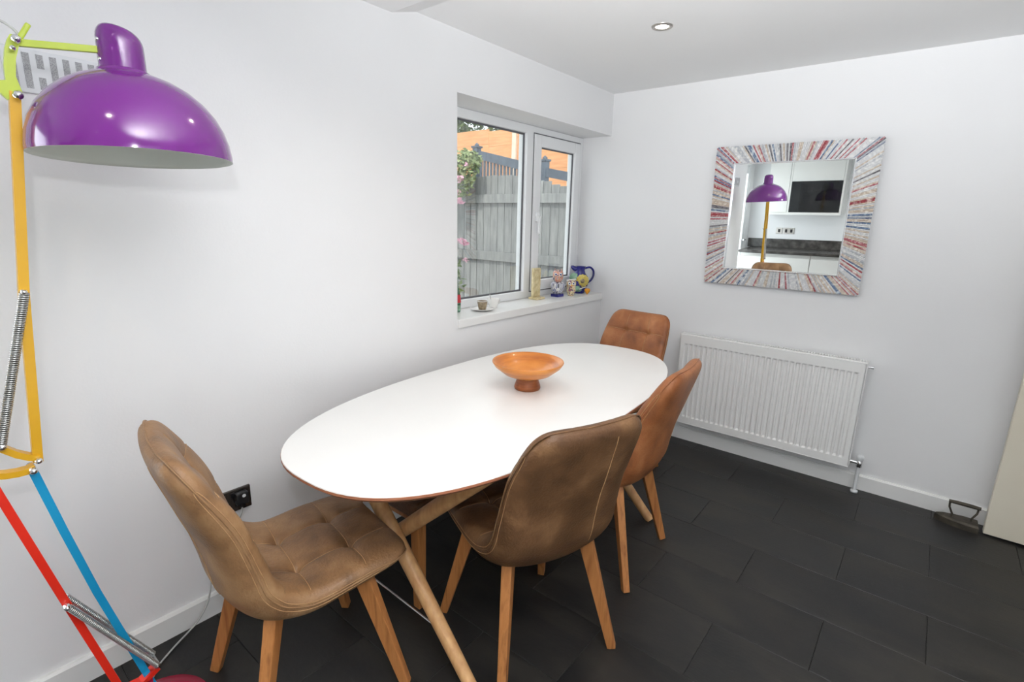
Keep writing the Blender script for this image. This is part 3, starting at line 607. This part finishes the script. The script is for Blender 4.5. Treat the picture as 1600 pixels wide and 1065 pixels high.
obj('pipe', MB().tube([(RX+0.035, -1.722, 0.155), (RX+0.035, -1.722, 0.0)], 0.009, 12).lathe([(0.0001, 0.0), (0.018, 0.0), (0.018, 0.012), (0.010, 0.016)], (RX+0.035, -1.722, 0.0), 16), M['white_plastic'], vv)
obj('bleed_valve', MB().tube([(RX+0.035, RY1-0.002, 0.724), (RX+0.035, -1.700, 0.724)], 0.006, 10).disc((RX+0.035, -1.706, 0.724), 0.009, 0.012, axis='Y', n=12), M['chrome'], rd)

# ------------------------------------------------------------------ mirror (hangs leaning forward a touch)
MW, MH = 0.829, 0.804; TILT = math.radians(1.3)
mr = thing('wall_mirror', 'square mirror with a wide frame of rolled coloured magazine paper', 'mirror', (-0.004, -1.1595, 1.094), (0, -TILT, 0))
IW, IH = 0.605, 0.606
obj('backing_board', MB().box((-0.014, -MW/2+0.004, 0.002), (0.0, MW/2-0.004, MH-0.002), 0.002), M['black'], mr, local=True)
obj('mirror_glass', MB().box((-0.018, -IW/2-0.01, (MH-IH)/2-0.01), (-0.0142, IW/2+0.01, (MH+IH)/2+0.01)), M['mirror'], mr, local=True)
rnd = random.Random(3)
def rolls(side):
    mb = MB(); n = 88
    for i in range(n):
        f = (i+0.5)/n*2-1; j = 1/n
        def edge(g, W, H):
            if side == 't': return (g*W/2, MH/2+H/2)
            if side == 'b': return (g*W/2, MH/2-H/2)
            if side == 'l': return (W/2, MH/2+g*H/2)
            return (-W/2, MH/2+g*H/2)
        (a, b), (c, d) = edge(f, MW-rnd.uniform(0, .004), MH-rnd.uniform(0, .004)), edge(f, IW, IH)
        (a0, b0), (a1, b1) = edge(f-j, MW, MH), edge(f+j, MW, MH); ro = math.hypot(a1-a0, b1-b0)/2
        (a0, b0), (a1, b1) = edge(f-j, IW, IH), edge(f+j, IW, IH); ri = math.hypot(a1-a0, b1-b0)/2
        mi = rnd.choices(range(8), weights=[16, 22, 12, 7, 42, 6, 5, 2])[0]
        x = -0.022+rnd.uniform(-.0012, .0012)
        mb.tube([(x, a, b), (x-0.001, (a+c)/2, (b+d)/2), (x, c, d)], [ro*1.02, (ro+ri)*0.52, ri*1.05], 6, True, mi)
    return mb
for s_, lb in (('t', 'top'), ('b', 'bottom'), ('l', 'side nearest the window'), ('r', 'side nearest the door')):
    tag(obj('paper_roll_border', rolls(s_), PAPER, mr, local=True), 'rolled paper border, '+lb, kind='stuff')
obj('inner_edge', ring(MB(), -IW/2-0.004, IW/2+0.004, (MH-IH)/2-0.004, (MH+IH)/2+0.004, 0.007, 0.0, 0.012, 0.001), M['chrome'], mr, local=True)
ie = [o for o in mr.children if o.name.startswith('inner_edge')][0]
for v in ie.data.vertices: v.co = Vector((-0.030+v.co.y, v.co.x, v.co.z))

# ------------------------------------------------------------------ old flat iron used as a door stop
ir = thing('flat_iron', 'old cast flat iron used as a door stop on the floor', 'flat iron', (-0.10, -2.18, 0))
ip = [(-0.095, -2.075), (-0.113, -2.10), (-0.130, -2.14), (-0.140, -2.19), (-0.142, -2.245), (-0.055, -2.245), (-0.052, -2.19), (-0.062, -2.14), (-0.077, -2.10)]
ce = (-0.097, -2.18)
outs = [([(p[0], p[1]) for p in ip], 0.0), (ip, 0.028), ([(ce[0]+(p[0]-ce[0])*0.86, ce[1]+(p[1]-ce[1])*0.94) for p in ip], 0.038)]
obj('sole', slab(outs, MB()), M['iron'], ir)
for yy in (-2.135, -2.220):
    sg = 1 if yy > -2.18 else -1
    obj('handle_post', MB().tube([(-0.098, yy-sg*0.004, 0.034), (-0.098, yy-sg*0.006, 0.05), (-0.098, yy+sg*0.010, 0.085), (-0.098, yy+sg*0.012, 0.105), (-0.098, yy+sg*0.004, 0.116)], 0.0045, 8), M['iron'], ir)
obj('handle_grip', MB().tube([(-0.098, -2.118, 0.116), (-0.098, -2.15, 0.117), (-0.098, -2.21, 0.117), (-0.098, -2.240, 0.116)], [0.008, 0.0095, 0.0095, 0.008], 12), M['iron'], ir)

# ------------------------------------------------------------------ ornaments on the sill
z0 = ZS
t = thing('coffee_cup', 'small speckled brown espresso cup on a saucer on the sill', 'cup', (-1.19, 0.10, z0))
def cup(mb, c, r0, r1, h, th=0.003): return mb.lathe([(0.0005, 0.0), (r0, 0.0), (r0+0.001, 0.004), (r1, h), (r1-th*0.6, h+0.001), (r1-th, h-0.001), (r0-th*0.3, 0.007), (0.0005, 0.006)], c, 28)
t.location = (-1.19, 0.10, z0+0.012)
cc = (-1.19, 0.10, z0+0.012)
obj('cup_body', cup(MB(), cc, 0.021, 0.030, 0.048), M['cup_brown'], t)
obj('rim', MB().tube([(cc[0]+0.0295*math.cos(a), cc[1]+0.0295*math.sin(a), cc[2]+0.048) for a in [2*PI*i/28 for i in range(28)]], 0.0015, 6, closed=True), M['ceramic_white'], t)
obj('handle', MB().tube([(cc[0]+0.026, cc[1]+0.008, cc[2]+0.038), (cc[0]+0.042, cc[1]+0.010, cc[2]+0.036), (cc[0]+0.043, cc[1]+0.010, cc[2]+0.022), (cc[0]+0.024, cc[1]+0.007, cc[2]+0.014)], 0.003, 8), M['ceramic_white'], t)
sc = obj('saucer', MB().lathe([(0.0005, 0.0), (0.030, 0.0), (0.050, 0.006), (0.068, 0.012), (0.068, 0.0138), (0.048, 0.0105), (0.028, 0.007), (0.0005, 0.007)], (-1.19, 0.10, z0), 36), M['ceramic_white'], loc=(-1.19, 0.10, z0)); tag(sc, 'white saucer under the brown espresso cup', 'saucer')
t.location.z = z0+0.007
cc = (-1.065, 0.125, z0)
t2 = thing('tea_cup', 'white porcelain cup with a spoon standing in it', 'cup', cc)
obj('cup_body', cup(MB(), cc, 0.022, 0.038, 0.052), M['ceramic_white'], t2)
obj('handle', MB().tube([(cc[0]+0.035, cc[1]-0.004, cc[2]+0.042), (cc[0]+0.052, cc[1]-0.006, cc[2]+0.040), (cc[0]+0.052, cc[1]-0.006, cc[2]+0.024), (cc[0]+0.028, cc[1]-0.004, cc[2]+0.016)], 0.003, 8), M['ceramic_white'], t2)
sp = tag(obj('teaspoon', MB().tube([(cc[0]-0.008, cc[1], cc[2]+0.008), (cc[0]-0.012, cc[1]+0.010, cc[2]+0.045), (cc[0]-0.016, cc[1]+0.016, cc[2]+0.078)], [0.004, 0.002, 0.003], 8), M['steel'], loc=cc), 'steel teaspoon leaning in the white cup', 'spoon')
t = thing('glass_bottle', 'slim green bottle with a red band half hidden by the window reveal', 'bottle', (-1.335, 0.165, z0))
cb_ = (-1.335, 0.165, z0)
obj('bottle_body', MB().lathe([(0.0005, 0), (0.022, 0.0), (0.024, 0.01), (0.026, 0.06), (0.022, 0.10), (0.012, 0.14), (0.009, 0.18), (0.012, 0.185), (0.012, 0.195), (0.0005, 0.195)], cb_, 24), M['bottle'], t)
obj('band', MB().lathe([(0.0268, 0.055), (0.0272, 0.06), (0.0240, 0.095), (0.0225, 0.10)], cb_, 24), M['bottle_red'], t)
obj('lower_band', MB().lathe([(0.0248, 0.012), (0.0262, 0.042)], cb_, 24), M['ceramic_green'], t)
# carved plaque
t = thing('carved_plaque', 'tall cream carved plaque on a small foot, left of the owl ornaments', 'ornament', (-0.60, 0.165, z0))
px, py = -0.60, 0.165
obj('foot', MB().box((px-0.045, py-0.05, z0), (px+0.045, py+0.02, z0+0.014), 0.003), M['plaque'], t)
pl = MB(); pl.box((px-0.040, py-0.012, z0+0.012), (px+0.040, py+0.004, z0+0.205), 0.003); obj('slab', pl, M['plaque'], t)
rel = ring(MB(), px-0.036, px+0.036, z0+0.02, z0+0.20, 0.006, py-0.016, py-0.010, 0.001)
for i in range(5):
    rel.tube([(px+0.017*math.cos(a), py-0.0125, z0+0.042+i*0.034+0.013*math.sin(a)) for a in [2*PI*k/14 for k in range(14)]], 0.003, 5, closed=True)
obj('relief', rel, M['plaque'], t)
# owl ornament, blue striped body with a speckled head on a dark plinth
def eyes(t, c, r, nrm, sep, mats):
    nx = Vector(nrm).normalized(); sd_ = Vector((-nx.y, nx.x, 0))
    for s in (-1, 1):
        p = Vector(c)+sd_*(s*sep)
        e = MB().tube([p-nx*0.004, p+nx*0.003], [r, r*0.85], 14); ob = obj('eye', e, mats[0], t)
        obj('pupil', MB().tube([p+nx*0.002, p+nx*0.0045], [r*0.55, r*0.5], 12), mats[1], ob)
NV = (-0.80, -0.60, 0)
ox, oy = -0.395, 0.125
t = thing('owl_ornament', 'blue and white striped ceramic owl with a speckled head', 'ornament', (ox, oy, z0))
obj('plinth', MB().box((ox-0.036, oy-0.030, z0), (ox+0.036, oy+0.030, z0+0.020), 0.003), M['cobalt'], t)
obj('owl_body', MB().lathe([(0.0005, 0.018), (0.026, 0.020), (0.036, 0.036), (0.050, 0.068), (0.051, 0.088), (0.038, 0.100), (0.0005, 0.102)], (ox, oy, z0), 28), M['ceramic_stripe'], t)
hd_ = obj('owl_head', MB().lathe([(0.0005, 0.098), (0.022, 0.100), (0.036, 0.118), (0.041, 0.140), (0.038, 0.165), (0.030, 0.180), (0.0005, 0.186)], (ox, oy, z0), 28, sy=0.85), M['ceramic_multi'], t)
obj('ear', MB().lathe([(0.010, 0.0), (0.0005, 0.022)], (ox-0.018, oy+0.014, z0+0.172), 10), M['ceramic_multi'], hd_); obj('ear', MB().lathe([(0.010, 0.0), (0.0005, 0.022)], (ox+0.018, oy-0.016, z0+0.172), 10), M['ceramic_multi'], hd_)
bp = Vector((ox, oy, z0+0.155))+Vector(NV)*0.034; eyes(hd_, bp, 0.011, NV, 0.016, (M['ceramic_white'], M['cobalt']))
obj('breast', MB().prism([(0, 0), (0.001, 0)], 0, 0, 0.001) if False else MB().lathe([(0.0005, 0.0), (0.016, 0.012), (0.021, 0.030), (0.019, 0.044), (0.0005, 0.050)], (ox+NV[0]*0.028, oy+NV[1]*0.028, z0+0.034), 20), M['ceramic_white'], t)
# cream patterned owl
ox, oy = -0.285, 0.085
t = thing('owl_ornament', 'small cream patterned ceramic owl in front of the blue jug', 'ornament', (ox, oy, z0))
obj('owl_body', MB().lathe([(0.0005, 0.0), (0.020, 0.0), (0.026, 0.012), (0.033, 0.040), (0.031, 0.068), (0.034, 0.080), (0.034, 0.096), (0.026, 0.108), (0.0005, 0.110)], (ox, oy, z0), 28), M['ceramic_multi2'], t)
obj('ear_tuft', MB().bar((ox-0.026, oy+0.022, z0+0.106), (ox+0.026, oy-0.022, z0+0.114), 0.010, 0.014, bev=0.003), M['ceramic_white'], t)
eyes(t, Vector((ox, oy, z0+0.088))+Vector(NV)*0.031, 0.011, NV, 0.014, (M['ceramic_white'], M['cobalt']))
obj('beak', MB().lathe([(0.006, 0.0), (0.0005, -0.014)], (ox+NV[0]*0.034, oy+NV[1]*0.034, z0+0.080), 8), M['ceramic_orange'], t)
# blue jug
jx, jy = -0.125, 0.120
t = thing('jug', 'cobalt blue ceramic jug with a big yellow flower in the window corner', 'jug', (jx, jy, z0))
obj('jug_body', MB().lathe([(0.0005, 0.0), (0.038, 0.0), (0.042, 0.008), (0.060, 0.045), (0.068, 0.085), (0.060, 0.120), (0.042, 0.146), (0.036, 0.165), (0.042, 0.190), (0.045, 0.194), (0.038, 0.190), (0.032, 0.166), (0.0005, 0.140)], (jx, jy, z0), 36), M['cobalt'], t)
obj('spout', MB().lathe([(0.026, 0.0), (0.0005, 0.034)], (0, 0, 0), 12), M['cobalt'], t) if False else None
sv = MB().tube([(jx-0.030, jy+0.020, z0+0.176), (jx-0.048, jy+0.032, z0+0.188), (jx-0.058, jy+0.039, z0+0.195)], [0.020, 0.014, 0.006], 12); obj('spout', sv, M['cobalt'], t)
obj('handle', MB().tube(curve([(jx+0.030, jy-0.022, z0+0.178), (jx+0.066, jy-0.042, z0+0.186), (jx+0.090, jy-0.058, z0+0.165), (jx+0.094, jy-0.060, z0+0.128), (jx+0.078, jy-0.050, z0+0.092), (jx+0.050, jy-0.032, z0+0.070)]), 0.0075, 10), M['cobalt'], t)
NJ = Vector((-0.80, -0.60, 0))
def flower(c, r, mpet, mcen, name='flower'):
    mb = MB(); sdv = Vector((NJ.y*-1, NJ.x, 0)); 
    rings = 12; base = Vector(c); vs = [base+NJ*0.012]
    for i in range(24):
        a = 2*PI*i/24; rr = r*(1+0.06*math.cos(12*a)); vs.append(base+sdv*(rr*math.cos(a))+Vector((0, 0, rr*math.sin(a)))-NJ*0.012)
    for i in range(24):
        a = 2*PI*i/24; rr = r*0.9*(1+0.06*math.cos(12*a)); vs.append(base+sdv*(rr*math.cos(a))+Vector((0, 0, rr*math.sin(a)))-NJ*0.035)
    fs = [(0, 1+i, 1+(i+1) % 24) for i in range(24)]+[(1+i, 25+i, 25+(i+1) % 24, 1+(i+1) % 24) for i in range(24)]+[tuple(25+i for i in range(24))]
    mb.add(vs, fs, True); f_ = obj(name, mb, mpet, t)
    if mcen: obj('flower_centre', MB().lathe([(0.0005, 0.012), (r*0.3, 0.008), (r*0.36, 0.0)], (0, 0, 0), 14), mcen, f_, local=True).matrix_local = Matrix.Translation(base+NJ*0.005-woff(t)) @ Vector((0, 0, 1)).rotation_difference(NJ).to_matrix().to_4x4()
flower((jx+NJ.x*0.070+0.010, jy+NJ.y*0.070-0.014, z0+0.096), 0.046, M['ceramic_yellow'], M['cup_brown'])
flower((jx+NJ.x*0.058-0.022, jy+NJ.y*0.058+0.034, z0+0.114), 0.036, M['ceramic_green'], None, 'leaf_cluster')
flower((jx+NJ.x*0.060-0.006, jy+NJ.y*0.060+0.008, z0+0.044), 0.032, M['ceramic_green'], None, 'leaf')
# little orange teapot-like heart
hx, hy = -0.155, 0.03
t = thing('heart_ornament', 'tiny orange glazed heart with a white stalk in front of the jug', 'ornament', (hx, hy, z0))
obj('heart', MB().lathe([(0.0005, 0.0), (0.010, 0.010), (0.020, 0.026), (0.021, 0.036), (0.014, 0.044), (0.0005, 0.045)], (hx, hy, z0), 20), M['ceramic_orange'], t)
obj('stalk', MB().tube([(hx, hy, z0+0.043), (hx-0.004, hy+0.003, z0+0.055), (hx-0.025, hy+0.018, z0+0.050), (hx-0.055, hy+0.034, z0+0.040)], 0.003, 8), M['ceramic_white'], t)

# ------------------------------------------------------------------ kitchen units (seen in the mirror)
yk = [(0.34, 0.04), (0.04, -0.56), (-0.56, -1.16), (-1.16, -1.76)]
nm_ = ['narrow gloss white base unit next to the glazed door', 'gloss white base unit under the sockets', 'gloss white base unit right of the one under the sockets', 'gloss white base unit at the end of the worktop']
for (a, b), lb in zip(yk, nm_):
    t = thing('base_cabinet', lb, 'cabinet', (-4.9, (a+b)/2, 0), group='kitchen base units')
    obj('body', MB().box((-5.19, b+0.002, 0.15), (-4.655, a-0.002, 0.858)), M['cab'], t)
    obj('plinth', MB().box((-5.15, b+0.002, 0.0), (-4.70, a-0.002, 0.15)), M['cab'], t)
    obj('cabinet_door', MB().box((-4.654, b+0.004, 0.155), (-4.634, a-0.004, 0.815), 0.002), M['cab'], t)
tag(obj('worktop', MB().box((-5.198, -1.78, 0.860), (-4.60, 0.36, 0.899), 0.006), M['worktop'], loc=(-4.9, -0.7, 0.86)), 'dark grey laminate worktop on the kitchen units', 'worktop')
tag(obj('upstand', MB().box((-5.199, -1.78, 0.900), (-5.182, 0.40, 1.03), 0.002), M['worktop'], loc=(-5.19, -0.7, 0.9)), 'dark grey laminate upstand along the kitchen wall', 'upstand')
t = thing('wall_cabinet', 'narrow gloss white wall unit left of the microwave', 'cabinet', (-5.0, -0.015, 1.385))
obj('body', MB().box((-5.199, -0.148, 1.385), (-4.872, 0.12, 2.245)), M['cab'], t); obj('cabinet_door', MB().box((-4.871, -0.146, 1.42), (-4.851, 0.118, 2.245), 0.002), M['cab'], t)
t = thing('wall_cabinet', 'gloss white wall unit that houses the microwave', 'cabinet', (-5.0, -0.475, 1.385))
hb = MB().box((-5.199, -0.80, 1.385), (-4.851, -0.15, 1.418)).box((-5.199, -0.80, 1.418), (-4.851, -0.778, 2.245)).box((-5.199, -0.172, 1.418), (-4.851, -0.15, 2.245)).box((-5.199, -0.778, 1.826), (-4.872, -0.172, 2.245))
obj('body', hb, M['cab'], t); obj('cabinet_door', MB().box((-4.871, -0.776, 1.830), (-4.851, -0.174, 2.245), 0.002), M['cab'], t)
t = thing('microwave', 'built-in black glass microwave in the wall unit', 'microwave', (-5.0, -0.475, 1.42))
obj('case', MB().box((-5.15, -0.77, 1.420), (-4.87, -0.18, 1.822)), M['black'], t)
obj('door_glass', MB().box((-4.869, -0.775, 1.421), (-4.848, -0.175, 1.822), 0.003), M['blackglass'], t)
for a, b, lb in ((0.028, -0.058, 'single brushed metal switch plate above the worktop'), (-0.070, -0.216, 'double brushed metal socket above the worktop')):
    t = thing('wall_socket', lb, 'wall socket', (-5.2, (a+b)/2, 1.10))
    obj('faceplate', MB().box((-5.2, b, 1.105), (-5.190, a, 1.191), 0.002), M['nickel'], t)
    for i in range(1 if a-b < 0.1 else 2):
        c = (a+b)/2+(0 if a-b < 0.1 else (i-0.5)*0.07); obj('outlet', MB().box((-5.191, c-0.015, 1.125), (-5.1885, c+0.015, 1.170), 0.001), M['black'], t)

# ------------------------------------------------------------------ garden
struct('ground', MB().box((-6, TH+0.36, -0.14), (14, 14, -0.06)), M['ground'], 'paved garden ground outside the window', 'ground')
FX = 1.45
fc = thing('garden_fence', 'weathered grey close boarded garden fence outside the window', 'fence', (FX, 2.2, -0.06))
def ftop(y): return 1.95 if y > 1.95 else 1.95-(1.95-y)*0.235
y = 0.75; i = 0
while y < 4.4:
    wv = 0.104+random.uniform(-0.004, 0.004); zt = ftop(y+0.05)+random.uniform(-0.012, 0.012)
    obj('paling', MB().box((FX+random.uniform(-0.002, 0.003), y, -0.05), (FX+0.018, y+wv, zt), 0.002, seg=1), M['fence_grey'], fc); y += wv+0.007
for a, b in ((1.635, 1.735), (0.955, 1.065), (0.25, 0.35)): obj('rail', MB().box((FX-0.045, 0.75, a), (FX-0.003, 4.4, b), 0.004), M['fence_grey'], fc)
for y in (0.72, 2.05, 3.25, 4.40): obj('post', MB().box((FX+0.02, y-0.05, -0.06), (FX+0.11, y+0.05, ftop(y)-0.05), 0.004), M['fence_grey'], fc)
# slate-blue trellis behind
TX = 2.4
tr = thing('trellis_panel', 'slate blue slatted trellis between capped posts beyond the grey fence', 'trellis', (TX, 2.9, -0.06))
for y, zt in ((3.52, 2.44), (2.30, 2.20), (1.2, 2.0)):
    p_ = obj('post', MB().box((TX-0.045, y-0.045, -0.06), (TX+0.045, y+0.045, zt), 0.004), M['fence_slate'], tr)
    obj('post_cap', MB().box((TX-0.06, y-0.06, zt), (TX+0.06, y+0.06, zt+0.025), 0.004).lathe([(0.025, 0.02), (0.035, 0.045), (0.0005, 0.075)], (TX, y, zt), 14), M['fence_slate'], p_)
obj('top_rail', MB().bar((TX, 3.48, 2.345), (TX, 2.34, 2.085), 0.115, 0.05, ref=(1, 0, 0)), M['fence_slate'], tr)
obj('bottom_rail', MB().bar((TX, 3.48, 1.50), (TX, 2.34, 1.42), 0.08, 0.05, ref=(1, 0, 0)), M['fence_slate'], tr)
for i in range(17):
    y = 3.43-i*0.063; zt = 2.345-(3.48-y)*0.228; obj('slat', MB().box((TX-0.012, y-0.016, 1.44), (TX+0.012, y+0.016, zt-0.03), 0.002, seg=1), M['fence_slate'], tr)
obj('top_rail', MB().bar((TX, 2.26, 2.06), (TX, 1.2, 1.86), 0.11, 0.05, ref=(1, 0, 0)), M['fence_slate'], tr)
# orange boarded fence on the bank
OX = 4.2
og = thing('boundary_fence', 'orange stained boundary fence with pale posts higher up the garden', 'fence', (OX, 4.5, 0.8))
tops = [(7.4, 5.98, 3.22), (5.90, 4.90, 3.06), (4.90, 4.30, 3.02), (4.22, 3.10, 3.10), (3.02, 1.9, 2.95)]
for a, b, zt in tops:
    for j in range(7):
        z1 = zt-j*0.26; obj('board', MB().box((OX-0.012+0.004*(j % 2), b, z1-0.266), (OX+0.012+0.004*(j % 2), a, z1), 0.004, seg=1), M['fence_orange'], og)
for y, zt in ((5.94, 3.26), (4.26, 3.12), (3.06, 3.14), (1.86, 3.0)): obj('post', MB().box((OX-0.06, y-0.045, 0.8), (OX+0.04, y+0.045, zt), 0.005), M['post_pale'], og)
tag(obj('bank', MB().prism([(2.7, -0.06), (14, -0.06), (14, 1.3), (4.0, 1.15)], 1, 0.8, 13), M['ground'], loc=(5, 4, -0.06)), 'raised garden bank below the orange fence', 'ground', kind='structure')
# shrubs and trees
def foliage(mb, blobs, n, size, rg):
    for _ in range(n):
        c, r = rg.choice(blobs); d = Vector((rg.gauss(0, 1), rg.gauss(0, 1), rg.gauss(0, 1))).normalized()*(rg.random()**0.35)
        p = Vector(c)+Vector((d.x*r[0], d.y*r[1], d.z*r[2])); a = Vector((rg.gauss(0, 1), rg.gauss(0, 1), rg.gauss(0, 0.6))).normalized(); b = a.cross(Vector((rg.gauss(0, 1), rg.gauss(0, 1), rg.gauss(0, 1)))).normalized()
        s = size*rg.uniform(0.7, 1.3); mb.add([p-a*s, p-a*s*0.2+b*s*0.45, p+a*s, p-a*s*0.2-b*s*0.45], [(0, 1, 2, 3)])
    return mb
rg = random.Random(5)
def shrub(name, label, base, blobs, n, size, matl, stem_to, r=0.02, cat='shrub', flowers=()):
    t = thing(name, label, cat, base)
    obj('stem', MB().tube([base, (Vector(base)+Vector(stem_to))/2+Vector((0.03, 0.02, 0)), stem_to], [r*1.4, r, r*0.6], 8), M['bark'], t)
    tag(obj('foliage', foliage(MB(), blobs, n, size, rg), matl, t), kind='stuff')
    for c, rr in flowers:
        mb = MB(); foliage(mb, [(c, (rr, rr, rr*0.8))], 26, rr*0.55, rg); obj('flower', mb, M['pink'], t)
    return t
shrub('flowering_shrub', 'leafy shrub with pale flowers leaning over the fence', (1.15, 2.75, -0.06), [((1.2, 2.62, 2.03), (0.16, 0.24, 0.22)), ((1.2, 2.75, 1.85), (0.16, 0.26, 0.22)), ((1.2, 2.5, 2.10), (0.12, 0.14, 0.12))], 1300, 0.032, M['leaf'], (1.17, 2.72, 1.95), flowers=[((1.1, 2.60, 1.75), 0.045), ((1.1, 2.58, 1.90), 0.05), ((1.08, 2.45, 2.05), 0.03)])
shrub('rose_bush', 'low rose bush with pink blooms just outside the window', (-0.50, 1.05, -0.06), [((-0.52, 1.06, 0.95), (0.10, 0.14, 0.28)), ((-0.52, 1.10, 0.55), (0.2, 0.2, 0.35))], 380, 0.028, M['leaf_dark'], (-0.50, 1.06, 1.2), 0.008, flowers=[((-0.455, 1.0, 1.285), 0.036), ((-0.41, 1.0, 1.26), 0.030), ((-0.47, 1.0, 1.575), 0.032), ((-0.41, 1.0, 1.13), 0.022)])
for (x, y, z, s_, lb) in ((7.2, 9.0, 4.1, 1.15, 'broad green tree beyond the orange fence, on the left'), (7.6, 6.75, 3.75, 0.95, 'green tree beyond the orange fence, in the middle'), (8.4, 2.9, 3.4, 1.0, 'green tree beyond the orange fence, on the right')):
    shrub('tree', lb, (x, y, 0.9), [((x, y, z), (s_, s_, s_*0.8)), ((x-0.3, y-0.5, z+0.5), (s_*0.7, s_*0.7, s_*0.6))], 2600, 0.10, M['leaf_dark'], (x, y, z), 0.10, 'tree')
